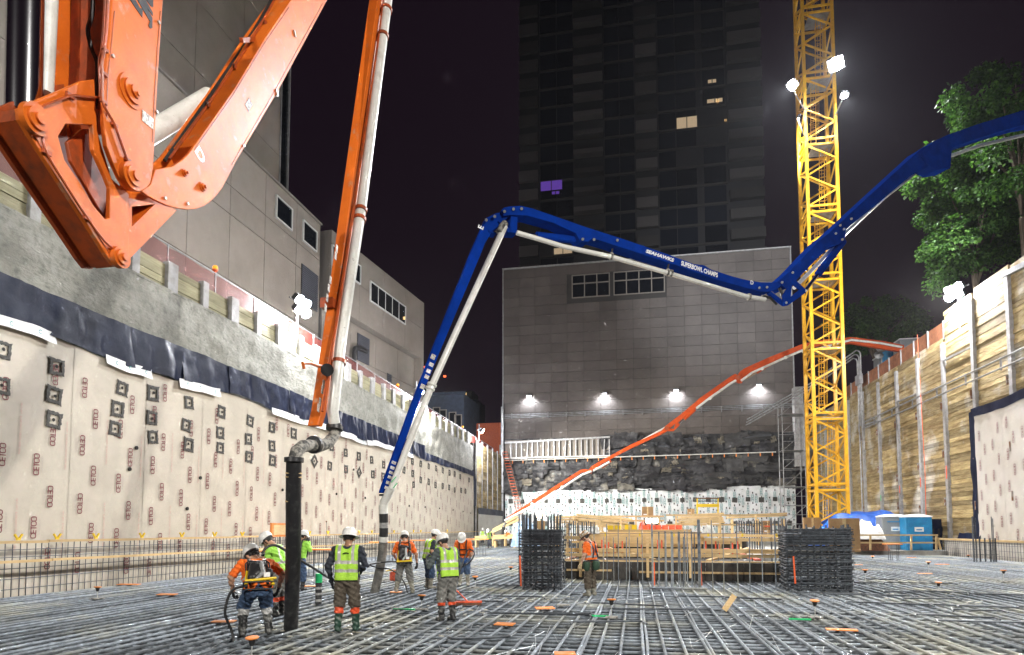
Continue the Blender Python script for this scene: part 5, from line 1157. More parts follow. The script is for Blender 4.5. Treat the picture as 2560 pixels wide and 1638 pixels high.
def blob(prims, k, clip=None):
    def f(P):
        d = None
        for (a, b, ra, rb, tg) in prims: c = capd(P, a, b, ra, rb); d = c if d is None else smin(d, c, k)
        if clip is not None: d = clip(P, d)
        return d
    return f
def bounds(prims, pad=.06):
    A = np.array([p[0] for p in prims] + [p[1] for p in prims]); r = max(max(p[2], p[3]) for p in prims); return A.min(0) - r - pad, A.max(0) + r + pad
def net_obj(name, pos, F, mats, midx, parent):
    me = bpy.data.meshes.new(name); me.from_pydata(pos.tolist(), [], F.tolist())
    for m in mats: me.materials.append(MATS[m])
    if midx is not None: me.polygons.foreach_set('material_index', np.asarray(midx, np.int32))
    bm = bmesh.new(); bm.from_mesh(me); bmesh.ops.recalc_face_normals(bm, faces=bm.faces)
    bmesh.ops.smooth_vert(bm, verts=bm.verts, factor=.35, use_axis_x=True, use_axis_y=True, use_axis_z=True); bm.to_mesh(me); bm.free()
    me.polygons.foreach_set('use_smooth', [True] * len(me.polygons))
    o = bpy.data.objects.new(name, me); COL.objects.link(o); o.parent = parent; return o
# one gloved hand, +Z to the fingertips, palm to +Y, thumb on +X
hp = [((-.025, 0, .0), (-.028, .004, .075), .021, .019, 0), ((.0, 0, 0), (0, .002, .08), .022, .02, 0), ((.025, 0, 0), (.026, .004, .075), .02, .018, 0), ((0, 0, -.05), (0, 0, 0), .03, .026, 0)]
for (x, l, c) in ((-.036, .75, .9), (-.012, .95, 1.), (.012, 1., 1.), (.034, .9, .95)):
    a = (x, .004, .08); b = (x * 1.05, .022, .08 + .036 * l); d = (x * 1.08, .052, .08 + .040 * l); e = (x * 1.05, .068, .08 + .018 * l)
    hp += [(a, b, .0105, .0098, 0), (b, d, .0098, .009, 0), (d, e, .009, .0078, 0)]
hp += [((.035, .008, .012), (.056, .032, .045), .0135, .0115, 0), ((.056, .032, .045), (.045, .058, .07), .0115, .009, 0)]
lo, hi = bounds(hp, .02); HP, HF = surfnet(blob(hp, .008), lo, hi, .0065)
HAND = {}
def hand(parent, wrist, elbow, m, flip=1, palm=None):
    if m not in HAND:
        o = net_obj('glove', HP, HF, [m], None, None); HAND[m] = o.data; bpy.data.objects.remove(o)
    d = (V3(wrist) - V3(elbow)).normalized(); pl = V3(palm or (-flip, .2, 0)); x = pl.cross(d).normalized(); y = d.cross(x)
    o = bpy.data.objects.new('glove' if m.startswith('glove') else 'hand', HAND[m]); COL.objects.link(o); o.parent = parent
    o.matrix_local = frame(V3(wrist) + d * .045, x, y, d) @ Matrix.Scale(1.08, 4)
def helmet(parent, c, Rm, m, brim, suspension=True):
    q = MB(); n = 24; vs = []; prof = [(.125, -.005), (.132, .03), (.128, .07), (.112, .108), (.078, .138), (.035, .152), (.0, .154)]
    q.lathe((0, 0, 0), prof[:-1], n, 0, .93, 1.12)
    for x in (-.035, 0, .035): q.tube([(x, -.10, .085), (x, -.05, .14), (x, .02, .155), (x, .09, .125), (x, .12, .08)], .008, 5)
    if brim == 'full': q.lathe((0, 0, 0), [(.12, .004), (.185, -.018), (.19, -.026), (.12, -.01)], n, 0, .93, 1.08)
    else:
        pr = [(.12 * .93 * math.cos(a), .134 * math.sin(a), 0) for a in np.linspace(.15, 2.99, 11)]; ou = [(.135 * math.cos(a), .20 * math.sin(a) + .005, -.022) for a in np.linspace(.1, 3.04, 11)]
        q.add(pr + ou + [(p[0], p[1], p[2] - .012) for p in ou], [(i, i + 1, 12 + i, 11 + i) for i in range(10)] + [(11 + i, 12 + i, 23 + i, 22 + i) for i in range(10)])
    M = Matrix.Translation(c) @ Rm.to_4x4(); q.v = [tuple(M @ Vector(p)) for p in q.v]
    o = q.build('helmet', m, parent, True, True)
    b = MB(); b.lathe((0, 0, 0), [(.119, -.03), (.121, .0), (.113, .0), (.112, -.03)], 20, 0, .92, 1.1); b.v = [tuple(M @ Vector(p)) for p in b.v]; b.build('headband', 'black_steel', o, True, True)
def person(label, loc, rz, lean=6, twist=0, headp=10, heady=0, armL=None, armR=None, legL=None, legR=None, s=1., shirt='hivis_orange', sleeve='short', sleevem=None, pants='denim', boot='boot_black', tape=None, skin='skin_a', glove='glove_black', helm='helmet_white', brim='cap', vest=None, stripes=False, res=.016, harness=False, cuff=.40, gloves=None, drop=0., wide=1., tapel=.16):
    root = thing('person', label, 'person', loc, rz)
    a = R_(lean); u = np.array((0, math.sin(a), math.cos(a))); f = np.array((0, math.cos(a), -math.sin(a))); rx = np.array((math.cos(R_(twist)), math.sin(R_(twist)), 0))
    Pv = np.array((0, -.12 * math.sin(a), .93 - drop)); T = lambda x, y, z: Pv + rx * (x * wide) + f * y + u * z
    N = T(0, .02, .56); hd = R_(lean * .6 + headp); hy = R_(heady)
    hu = Vector((0, math.sin(hd), math.cos(hd))); hf = Vector((0, math.cos(hd), -math.sin(hd)))
    Rm0 = Matrix((Vector((1, 0, 0)), hf, hu)).transposed(); Rm = Matrix.Rotation(hy, 3, 'Z') @ Rm0
    Hc = Vector(N) + Rm @ Vector((0, .025, .125)); Hn = lambda x, y, z: np.array(Hc + Rm @ Vector((x, y, z)))
    sh = {-1: T(-.195, 0, .485), 1: T(.195, 0, .485)}
    armL = armL or ((-.27, -.02, 1.13), (-.26, .10, .88)); armR = armR or ((.27, -.02, 1.13), (.26, .10, .88))
    legL = legL or ((-.11, .04, .5), (-.13, 0, .09)); legR = legR or ((.11, .04, .5), (.13, 0, .09))
    tors = [(T(-.075, 0, .0), T(-.085, 0, .2), .125, .12, 'shirt'), (T(.075, 0, .0), T(.085, 0, .2), .125, .12, 'shirt'), (T(-.085, 0, .2), T(-.095, -.01, .42), .12, .122, 'shirt'), (T(.085, 0, .2), T(.095, -.01, .42), .12, .122, 'shirt'), (T(-.16, -.01, .475), T(.16, -.01, .475), .075, .075, 'shirt')]
    pr = list(tors)
    pr += [(T(0, 0, .5), N, .065, .058, 'skin'), (N, np.array(Hc), .056, .06, 'skin')]
    pr += [(Hn(0, -.015, .04), Hn(0, .01, .03), .092, .09, 'head'), (Hn(0, .025, -.035), Hn(0, .045, -.075), .066, .045, 'head'), (Hn(0, .1, .0), Hn(0, .115, -.03), .012, .017, 'skin'), (Hn(-.088, -.005, .0), Hn(-.09, -.012, -.03), .016, .012, 'skin'), (Hn(.088, -.005, .0), Hn(.09, -.012, -.03), .016, .012, 'skin')]
    for sg, arm in ((-1, armL), (1, armR)):
        e, wv = np.array(arm[0]), np.array(arm[1]); S_ = sh[sg]; m1 = S_ + (e - S_) * (.72 if sleeve == 'short' else 1.)
        pr.append((S_, m1, .073, .062, 'sleeve'))
        if sleeve == 'short': pr.append((m1, e, .048, .045, 'skin'))
        lw = e + (wv - e) * .3
        pr += [(e, lw, .05 if sleeve == 'long' else .045, .05 if sleeve == 'long' else .044, 'sleeve' if sleeve == 'long' else 'skin'), (lw, wv, .05 if sleeve == 'long' else .044, .038 if sleeve == 'long' else .029, 'sleeve' if sleeve == 'long' else 'skin')]
    for sg, leg in ((-1, legL), (1, legR)):
        hip = Pv + rx * (.092 * sg) + np.array((0, .0, -.02)); k_, an = np.array(leg[0]), np.array(leg[1])
        cu = k_ + (an - k_) * cuff; cu2 = k_ + (an - k_) * (cuff + tapel)
        pr += [(hip, k_, .12, .1, 'pants'), (k_, cu, .1, .1, 'pants')]
        pr += [(cu, cu2, .078, .074, 'tape' if tape else 'boot'), (cu2, an + np.array((0, 0, .02)), .07, .06, 'boot'), (an + np.array((0, -.03, -.035)), an + np.array((0, .15, -.05)), .05, .043, 'boot')]
    hips = (Pv + np.array((-.05, -.015, -.03)), Pv + np.array((.05, -.015, -.03)), .118, .118, 'pants'); pr.append(hips)
    pr = [(np.array(p[0]) * s, np.array(p[1]) * s, p[2] * s, p[3] * s, p[4]) for p in pr]
    lo, hi = bounds(pr); lo[2] = -.02
    ph_ = (loc[0] * 7) % 6
    wr = lambda P: .011 * np.sin(P[..., 2] * 38 + 4 * np.sin(P[..., 0] * 19 + ph_) + 2 * np.sin(P[..., 1] * 13)) * np.sin(P[..., 1] * 21 + P[..., 0] * 17 + ph_) + .006 * np.sin(P[..., 2] * 71 + P[..., 0] * 43 + ph_)
    pos, F_ = surfnet(blob(pr, .028 * s, lambda P, d: np.maximum(d + wr(P) * (P[..., 2] < 1.45 * s), .004 - P[..., 2])), lo, hi, res)
    c = pos[F_].mean(1); D = np.stack([capd(c, *p[:4]) for p in pr], 1); am = D.argmin(1)
    names = ['skin', 'hair', 'shirt', 'sleeve', 'pants', 'boot', 'tape', 'stripe']; mats = [skin, 'hair', shirt, sleevem or shirt, pants, boot, tape or boot, 'reflective']
    tg = np.array([names.index({'head': 'skin'}.get(p[4], p[4])) for p in pr])[am]
    hl = (c - np.array(Hc) * s) @ np.array(Rm)          # head-local coordinates
    ishead = np.array([p[4] == 'head' for p in pr])[am]; tg[ishead & (((hl[:, 1] < .035 * s) & (hl[:, 2] > -.055 * s)) | (hl[:, 2] > .05 * s))] = 1
    eye = ishead & (hl[:, 1] > .07 * s) & (np.abs(hl[:, 2] - .005 * s) < .012 * s) & (np.abs(np.abs(hl[:, 0]) - .034 * s) < .016 * s); tg[eye] = 1
    tl = (c - Pv * s) / s; su = tl @ u; sx_ = tl @ rx
    def bands(su, sx_): return ((np.abs(su - .12) < .028) | ((np.abs(su - .27) < .028)) | ((np.abs(np.abs(sx_) - .115) < .026) & (su > .27)))
    if stripes: tg[(tg == 2) & ((np.abs(su - .14) < .026) | ((np.abs(np.abs(sx_) - .115) < .026) & (su > .14)))] = 7
    body = net_obj('body', pos, F_, mats, tg, root)
    if vest:
        tv = [(np.array(p[0]) * s, np.array(p[1]) * s, (p[2] + .03) * s, (p[3] + .03) * s, p[4]) for p in tors]
        def vclip(P, d):
            q = (P - Pv * s) / s; a_ = q @ u.astype(np.float32); b_ = np.abs(q @ rx.astype(np.float32)); neck = .07 - np.sqrt(b_ ** 2 + ((a_ - .58)) ** 2) * .8
            return np.maximum.reduce([d, (-.06 - a_) * s, (b_ - .195) * s, (a_ - .575) * s, neck * s])
        lo, hi = bounds(tv); vp, vf = surfnet(blob(tv, .03 * s, vclip), lo, hi, res * .9); c = vp[vf].mean(1); tl = (c - Pv * s) / s; su = tl @ u; sx_ = tl @ rx
        vi = np.where(bands(su, sx_), 1, 0); vi[(su < -.035)] = 2
        net_obj('safety_vest', vp, vf, [vest, 'reflective', 'strap'], vi, root)
    helmet(root, Hc * s + Rm @ Vector((0, -.002, .055 * s)), Rm @ Matrix.Scale(s, 3), helm, brim)
    g = gloves or glove
    hand(root, np.array(armL[1]) * s, np.array(armL[0]) * s, g, -1); hand(root, np.array(armR[1]) * s, np.array(armR[0]) * s, g, 1)
    if harness:
        q = MB()
        for sg in (-1, 1):
            q.tube([Vector(T(.10 * sg, -.155, .05)) * s, Vector(T(.07 * sg, -.15, .3)) * s, Vector(T(.11 * sg, -.10, .52)) * s, Vector(T(.12 * sg, .03, .565)) * s, Vector(T(.11 * sg, .15, .42)) * s, Vector(T(.11 * sg, .16, .1)) * s], .022, 6)
        for z in (.12, .3): q.tube([Vector(T(-.12, .15, z)) * s, Vector(T(.12, .15, z)) * s], .02, 6)
        q.build('harness', 'strap', root, True, True)
    root['_'] = 0; del root['_']
    return root, T, s, rz, Vector(loc)
def back_unit(lab, pr, red=False, sc=1.12, dn=0.):
    root, T, s, rz, loc = pr; M = Matrix.Translation(loc) @ Matrix.Rotation(rz, 4, 'Z')
    t = thing('backpack_vibrator', lab, 'vibrator', loc, rz); W_ = lambda x, y, z: Vector(T(x * sc, -.15 + (y + .15) * sc, .2 + (z - .2) * sc - dn)) * s
    fr = MB()
    for sg in (-1, 1): fr.tube([W_(.15 * sg, -.16, -.02), W_(.15 * sg, -.16, .42), W_(.11 * sg, -.16, .47)], .012, 6)
    fr.tube([W_(-.11, -.16, .47), W_(.11, -.16, .47)], .012, 6); fr.tube([W_(-.2, -.34, -.06), W_(-.2, -.14, -.04), W_(.2, -.14, -.04), W_(.2, -.34, -.06), W_(-.2, -.34, -.06)], .014, 6)
    fr.build('frame', 'black_steel', t, True, True)
    for sg in (-1, 1): MB().tube([W_(.11 * sg, -.14, .05), W_(.12 * sg, -.15, .35), W_(.11 * sg, -.10, .53), W_(.11 * sg, .02, .575), W_(.12 * sg, .15, .4), W_(.14 * sg, .1, .1), W_(.15 * sg, -.1, .03)], .022, 6).build('strap', 'strap', t, True, True)
    def lump(nm, prs, m, k=.03):
        pr_ = [(np.array(W_(*a)), np.array(W_(*b)), r1, r2, 0) for a, b, r1, r2 in prs]; lo, hi = bounds(pr_, .03); p_, f_ = surfnet(blob(pr_, k), lo, hi, .014); return net_obj(nm, p_, f_, [m], None, t)
    lump('engine', [((-.08, -.24, .1), (-.06, -.24, .3), .085, .07), ((-.02, -.26, .16), (.0, -.24, .3), .08, .05)], 'engine_red' if red else 'black_steel')
    lump('fuel_tank', [((-.08, -.24, .36), (.06, -.24, .34), .055, .05)], 'black_steel')
    lump('shroud', [((.03, -.3, .3), (.04, -.3, .12), .035, .04), ((.04, -.3, .12), (-.04, -.32, .02), .035, .03)], 'engine_grey')
    lump('muffler', [((.12, -.24, .12), (.13, -.24, .2), .06, .055)], 'black_steel')
    MB().tube([W_(-.19, -.33, -.03), W_(.19, -.35, -.01)], .022, 8).build('guard_bar', 'yellow', t, True, True)
    for sg in (-1, 1): MB().bar(W_(.165 * sg, -.2, -.02), W_(.13 * sg, -.18, .26), .05, .03).build('side_guard', 'yellow', t, False, True)
    MB().box(W_(.08, -.345, .06), (.09 * s, .012, .07 * s)).build('sticker', 'white_print', t, False, True)
    return t, W_
Y0 = math.degrees(YAW)
def G(px, py): return onZ(px, py, 0) + Vector((0, 0, -.03))
# bending worker with the backpack vibrator
w1 = person('bending worker in orange shirt and jeans at the foot of the black hose', G(640, 1588), R_(Y0 + 28), lean=42, headp=15, heady=22, drop=.17, wide=1.12, armL=((-.36, .26, .92), (-.32, .40, .70)), armR=((.40, .16, .95), (.36, .28, .72)), legL=((-.17, .20, .47), (-.20, -.02, .09)), legR=((.17, .22, .48), (.20, .12, .09)), s=1.08, stripes=True, pants='denim', tape='duct_tape', glove='glove_black', res=.0135, cuff=.0, tapel=.36, skin='skin_a')
t1, W1 = back_unit('black and yellow backpack vibrator worn by the bending worker', w1, False, 1.05, .07)
MB().tube(smooth([W1(-.15, -.25, -.05), W1(-.33, -.15, -.06), W1(-.40, .05, -.25), W1(-.36, .2, -.35), W1(-.3, .35, -.45), W1(-.27, .5, -.75)]), .022, 8).build('vibrator_hose', 'rubber', t1, True, True)
# stooping worker behind the hose
w2 = person('stooping worker in green shirt and white helmet half hidden by the black hose', G(697, 1538), R_(Y0 + 82), lean=20, headp=30, armL=((-.27, .12, 1.16), (-.2, .36, 1.22)), armR=((.27, .1, 1.14), (.22, .34, 1.18)), shirt='hivis_green', pants='grey_trousers', tape='tape_orange', boot='boot_black', stripes=True, res=.015, cuff=.1, tapel=.3, s=1.02)
t2 = thing('vibrator_whip', 'long dark vibrator hose slung behind the black hose towards the vest worker', 'hose', G(760, 1500))
def pts3(l): return [at(*q) for q in l]
MB().tube(smooth(pts3([(655, 1383, 12.6), (668, 1368, 12.7), (690, 1364, 12.8), (720, 1380, 13), (750, 1400, 13), (780, 1418, 13.2), (815, 1440, 13.4), (845, 1457, 13.4)])), .026, 8).build('hose', 'rubber', t2, True)
# worker beyond with red pack
w3 = person('worker in light green shirt and jeans behind the black hose with a red pack', G(748, 1474), R_(Y0 - 25), lean=8, headp=5, heady=-20, armR=((.30, .1, 1.2), (.12, .25, 1.45)), shirt='hivis_green', sleeve='long', pants='denim', res=.02, s=.98)
back_unit('red-engined backpack vibrator on the worker behind the hose', w3, True)
# worker in lime vest, back view
w4 = person('worker in lime reflective vest and full-brim white helmet, seen from behind', G(866, 1576), R_(Y0 + 2), lean=3, headp=12, armL=((-.33, -.02, 1.13), (-.29, .08, .87)), armR=((.30, .03, 1.14), (.16, .20, 1.0)), shirt='navy_shirt', sleeve='long', pants='brown_trousers', boot='boot_green', tape='tape_orange', vest='lime_vest', brim='full', wide=1.1, res=.0135, skin='skin_b', cuff=.02, tapel=.34, legL=((-.13, .03, .5), (-.15, .0, .09)), legR=((.13, .03, .5), (.15, .06, .09)), s=1.02)
mb = MB(); tx_ = w4[1]
def on_back(x, z, y=-.152): return Vector(tx_(x, y, z)) * 1.02
for (r, w_) in ((.05, .9), (.034, .7)): mb.tube([on_back(-r + .002, .40 + 0 * r)] + [on_back(r * math.cos(a) * 1., .405 + r * .55 * math.sin(a), -.158) for a in np.linspace(3.0, .2, 8)], .005, 4)
mb.build('vest_logo', 'black_print', w4[0], False, True)
# far worker with backpack
w5 = person('worker in orange shirt and grey trousers with a backpack motor, beside the blue boom hose', G(1010, 1482), R_(Y0 + 10), lean=9, headp=22, armR=((.33, .05, 1.12), (.36, .16, .86)), armL=((-.31, .12, 1.13), (-.24, .32, 1.0)), pants='grey_trousers', boot='boot_tan', res=.018, legL=((-.15, .05, .5), (-.22, .02, .09)), legR=((.16, .05, .5), (.24, .0, .09)), cuff=.2, s=.98)
t5, W5 = back_unit('yellow-framed backpack vibrator on the worker beside the blue boom hose', w5)
MB().tube(smooth([W5(-.15, -.25, -.02), W5(-.5, -.15, -.02), W5(-.85, 0, -.06), W5(-.7, .1, -.12), W5(-.3, .1, -.2), W5(.0, .15, -.5), W5(.12, .2, -.9)]), .018, 8).build('vibrator_hose', 'rubber', t5, True, True)
w6 = person('worker in lime vest and dark sleeves turned right, partly behind the broom worker', G(1072, 1470), R_(Y0 - 60), lean=12, headp=14, shirt='navy_shirt', sleevem='navy_shirt', pants='denim', vest='lime_vest', glove='glove_blue', boot='boot_tan', res=.02, cuff=.25, s=1.0)
w7 = person('worker in bright lime vest and grey long sleeves beside the orange broom', G(1118, 1550), R_(Y0 + 34), lean=9, headp=18, heady=12, armL=((-.36, .10, 1.12), (-.28, .34, 1.24)), armR=((.29, .08, 1.12), (.17, .26, 1.0)), shirt='grey_shirt', sleeve='long', pants='grey_trousers', tape='tape_orange', boot='boot_black', vest='lime_vest', wide=1.1, res=.0145, cuff=.12, tapel=.24, s=.97, skin='skin_a')
w8 = person('worker in orange shirt and dark harness facing the viewer with head bowed', G(1160, 1462), R_(180 + Y0 - 8), lean=22, headp=38, armL=((-.30, .16, 1.02), (-.18, .34, .86)), armR=((.30, .16, 1.02), (.18, .34, .84)), pants='denim', glove='glove_blue', boot='boot_tan', harness=True, res=.018, cuff=.15, s=1.0)
t8 = thing('vibrator_whip', 'thin black vibrator hose looping beside the worker with bowed head', 'hose', G(1185, 1460))
MB().tube(smooth(pts3([(1150, 1420, 19.6), (1175, 1405, 19.6), (1186, 1385, 19.8), (1180, 1376, 20), (1168, 1378, 20), (1150, 1430, 19.4), (1140, 1462, 19.2)])), .022, 8).build('hose', 'rubber', t8, True)
# carpenter with tool belt
w9 = person('carpenter in orange reflective shirt with tool belt and brown helmet by the formwork', G(1478, 1488), R_(Y0 + 50), lean=6, headp=30, heady=6, armL=((-.27, .02, 1.13), (-.27, .14, .88)), armR=((.26, -.02, 1.13), (.27, .08, .88)), stripes=True, pants='brown_trousers', boot='boot_tan', helm='helmet_brown', brim='full', glove='glove_tan', res=.016, cuff=.55, skin='skin_c', s=.99)
tb = thing('tool_belt', 'green pouched tool belt around the carpenter', 'tool belt', w9[4], w9[3]); T9 = lambda x, y, z: Vector(w9[1](x, y, z)) * .99
q = MB(); q.tube([T9(.2 * math.cos(a), .18 * math.sin(a), .03) for a in np.linspace(0, 6.283, 17)], .028, 6, caps=False); q.build('belt', 'strap', tb, True, True)
for (x, y) in ((-.22, .02), (.22, -.02), (-.1, -.19)):
    q = MB(); c = T9(x, y, -.1); q.lathe(c, [(.05, -.13), (.085, -.08), (.095, .08), (.08, .11)], 10, 0, .9, 1.); q.build('pouch', 'tool_green', tb, True, True)
hs = MB()
for sg in (-1, 1): hs.tube([T9(.12 * sg, -.15, .1), T9(.05 * sg, -.155, .32), T9(.11 * sg, -.09, .53), T9(.12 * sg, .06, .56), T9(.12 * sg, .16, .3), T9(.13 * sg, .14, .08)], .02, 6)
hs.build('harness', 'navy_shirt', tb, True, True)
# far crew
person('far worker in lime vest and white helmet, leftmost of the far crew', G(1206, 1362), R_(Y0 + 190), shirt='hivis_green', vest='lime_vest', pants='navy_shirt', res=.03, sleeve='long', sleevem='white_sheet')
person('far worker in lime vest bending beside a green-capped pipe', G(1224, 1372), R_(Y0 + 150), lean=18, headp=25, vest='lime_vest', shirt='navy_shirt', pants='navy_shirt', res=.03)
person('far worker in lime vest behind the bending one', G(1241, 1356), R_(Y0 + 200), vest='lime_vest', shirt='hivis_green', pants='denim', res=.03)
person('far worker in orange shirt stooping at the far boom hose', G(1276, 1368), R_(Y0 + 95), lean=38, headp=20, shirt='hivis_orange', sleeve='long', pants='navy_shirt', res=.03, armL=((-.25, .4, 1.1), (-.2, .62, 1.1)), armR=((.25, .4, 1.1), (.2, .62, 1.1)))
# ================================================================== core formwork and clutter
YF = onZ(1690, 1450, 0).y
def FX(px, Y=None): return onY(px, 1400, Y or YF).x
def FZ(py, px=1690, Y=None): return onY(px, py, Y or YF).z
fw = thing('core_formwork', 'timber core wall formwork with black plywood faces behind the standing bars', 'formwork', (FX(1690), YF, 0))
x0, x1 = FX(1400), FX(1957); n = 6
for k in range(n):
    a, b = x0 + (x1 - x0) * k / n, x0 + (x1 - x0) * (k + 1) / n
    boxi('plywood_sheet', ((a + b) / 2, YF + .02 * (k % 2), .29), (b - a - .012, .03, .62), 'ply_black', fw)
boxi('top_plate', ((x0 + x1) / 2, YF + .05, .635), (x1 - x0, .16, .045), 'lumber', fw)
boxi('batten', ((FX(1440) + FX(1505)) / 2, YF - .06, FZ(1428)), (FX(1548) - FX(1435), .04, .07), 'lumber', fw)
boxi('batten', ((FX(1597) + x1) / 2, YF - .06, FZ(1431)), (x1 - FX(1597), .04, .07), 'lumber', fw)
for (px0, px1, py0, py1, dy, dz) in [(1405, 1975, 1385, 1393, -.25, -.0), (1412, 1960, 1372, 1382, .1, 0), (1560, 1960, 1376, 1383, .9, .0), (1480, 1760, 1340, 1356, .5, 0), (1405, 1480, 1341, 1350, -.2, 0), (1500, 1750, 1330, 1338, .8, 0), (1740, 1975, 1334, 1341, .2, -.04), (1700, 1975, 1345, 1353, .1, 0), (1460, 1740, 1361, 1368, .6, 0), (1430, 1760, 1353, 1359, 2.2, 0), (1520, 1730, 1324, 1330, 3.0, 0)]:
    Y = YF + dy; z0, z1 = FZ(py1, 1690, Y), FZ(py0, 1690, Y)
    barI('waler', (FX(px0, Y), Y, (z0 + z1) / 2), (FX(px1, Y), Y, (z0 + z1) / 2 + dz), .09, z1 - z0, 'lumber', fw)
for (px, p0, p1) in ((1619, 1344, 1444), (1725, 1348, 1444), (1452, 1345, 1445)): barI('post', (FX(px), YF - .14, FZ(p1)), (FX(px), YF - .14, FZ(p0)), .09, .1, 'lumber', fw)
for px in (1505, 1514, 1522, 1538, 1556, 1604, 1645, 1655, 1765, 1790, 1798, 1832, 1845): boxi('clamp', (FX(px, YF + .3), YF + .3, FZ(1366 + (px % 5) * 3)), (.045, .05, .42), 'tape_orange', fw)
barI('brace', (FX(1775), YF + .5, .66), (FX(1895), YF + 1.8, 1.05), .2, .06, 'lumber', fw); barI('brace', (FX(1640), YF + .8, .66), (FX(1500), YF + 1.6, 1.1), .16, .06, 'lumber', fw); barI('brace', (FX(1900), YF + .3, .7), (FX(1840), YF + 2.5, 1.0), .22, .05, 'tape_orange', fw); barI('brace', (FX(1417), YF + .2, .66), (FX(1470), YF + 1.4, .95), .2, .05, 'rebar_rust', fw)
for k in range(7): boxi('clip', (FX(1430 + 85 * k), YF - .2, FZ(1337)), (.06, .06, .12), 'yellow', fw)
MB().box(((x0 + x1) / 2, YF + 3.2, .45), (x1 - x0, 6, .04)).build('deck', 'ply_black', fw)
for dz, hh, dy in ((.75, .14, 5.2), (1.15, .16, 6.0), (1.5, .12, 4.6)): barI('waler', (x0 + .3, YF + dy, dz), (x1 - .4, YF + dy + .2, dz + .03), .09, hh, 'lumber', fw)
for k in range(9): boxi('stud', (x0 + .4 + (x1 - x0 - .8) * k / 8, YF + 6.2, .9), (.08, .1, 1.5), 'lumber', fw)
MB().box(((x0 + x1) / 2, YF + 6.6, .8), (x1 - x0 - .2, .06, 1.1)).build('rear_form', 'ply_black', fw)
# standing dowels in front
dw = thing('wall_dowels', 'row of tall standing steel dowels in front of the timber formwork', 'rebar', (FX(1690), YF - 3, 0))
def dow(px, pyb, pyt, r, m='rebar'):
    b = onZ(px, pyb, -.02); t = (b - EYE).length; h = 1.8 - (pyt - 1320) / 1600 * t * .985; rodI('dowel', b - Vector((0, 0, .3)), b + Vector((random.uniform(-.02, .02), 0, h)), r, m, dw)
for px, pyb, pyt, r in [(1633, 1472, 1302, .028), (1648, 1471, 1327, .024), (1664, 1472, 1326, .024), (1667, 1474, 1330, .016), (1680, 1470, 1326, .026), (1684, 1474, 1330, .014), (1697, 1472, 1327, .018), (1702, 1474, 1328, .018), (1709, 1471, 1340, .016), (1714, 1474, 1325, .018), (1719, 1473, 1324, .016), (1731, 1470, 1326, .02), (1737, 1474, 1330, .016), (1750, 1473, 1298, .045)]: dow(px, pyb, pyt, r)
for px, pyb, pyt, r in [(1412, 1455, 1312, .014), (1430, 1468, 1322, .014), (1486, 1466, 1310, .012), (1519, 1472, 1308, .013), (1546, 1474, 1304, .013), (1574, 1476, 1304, .013), (1607, 1470, 1305, .013), (1566, 1452, 1341, .018), (1594, 1452, 1342, .02), (1761, 1452, 1345, .02), (1783, 1480, 1300, .014), (1797, 1452, 1344, .018), (1810, 1482, 1312, .014), (1829, 1452, 1342, .018), (1846, 1480, 1330, .014), (1875, 1478, 1340, .016), (1882, 1452, 1345, .018), (1907, 1474, 1338, .014), (1912, 1452, 1340, .016), (1941, 1470, 1335, .02), (1972, 1452, 1310, .02), (1508, 1452, 1342, .016), (1535, 1452, 1342, .014)]: dow(px, pyb, pyt, r)
a = onZ(1636, 1464, 0); barI('orange_strip', a, a + Vector((.0, 0, .72)), .045, .02, 'safety_orange', dw); a = onZ(1754, 1464, 0); barI('orange_strip', a, a + Vector((-.03, 0, .78)), .05, .02, 'safety_orange', dw)
zb = onZ(1633, 1472, 0); ze = onZ(1755, 1472, 0); rodI('tie_bar', (zb.x, zb.y, 1.68), (ze.x, zb.y, 1.66), .012, 'rebar_dark', dw); rodI('tie_bar', (zb.x - 2.6, zb.y + .3, 1.62), (ze.x + 2.8, zb.y + .2, 1.64), .008, 'rebar_dark', dw)
for k in range(3): rodI('tie_bar', (zb.x - .1, zb.y - .05 - .12 * k, .04), (ze.x + .1, zb.y - .05 - .12 * k, .04), .02, 'rebar', dw)
# curtains of bars further back
def curtain(lab, px0, px1, pyb, pyt, t, n, m='rebar_dark', r=.02, rows=2):
    a, b = at(px0, pyb, t), at(px1, pyb, t); zt = at(px0, pyt, t).z
    o = thing('bar_curtain', lab, 'rebar', ((a.x + b.x) / 2, (a.y + b.y) / 2, a.z), 0, 'upright bar curtains behind the formwork')
    for k in range(n):
        f = k / (n - 1); p = a + (b - a) * f + Vector((0, .18 * (k % rows), 0)); rodI('standing_bar', (p.x, p.y, -.3), (p.x, p.y, zt + random.uniform(-.05, .05)), r, m, o, 6)
    for z in (a.z + .25 * (zt - a.z), a.z + .8 * (zt - a.z)): rodI('tie_bar', (a.x, a.y - .03, z), (b.x, b.y - .03, z), .014, m, o, 6)
curtain('grey bar curtain just behind the left rebar cage', 1372, 1402, 1440, 1288, 21.0, 9)
curtain('grey bar curtain right of the left rebar cage', 1402, 1486, 1375, 1304, 30.0, 24, rows=3)
curtain('grey bar curtain with hooked tops behind the formwork, left of the steel box', 1841, 1908, 1337, 1302, 34, 22)
curtain('tall grey bar curtain beside the right rebar cage', 1930, 1968, 1442, 1297, 26, 13, rows=3)
curtain('tall dark bar bundle rising above the left rebar cage', 1298, 1338, 1420, 1286, 20.6, 9)
curtain('pair of bars by the right membrane, left one', 2436, 2442, 1400, 1292, 34, 3, r=.03)
curtain('group of slender bars before the right membrane', 2450, 2496, 1400, 1345, 34, 8)
curtain('two tall bars before the right membrane', 2483, 2491, 1400, 1294, 34, 2, r=.025)
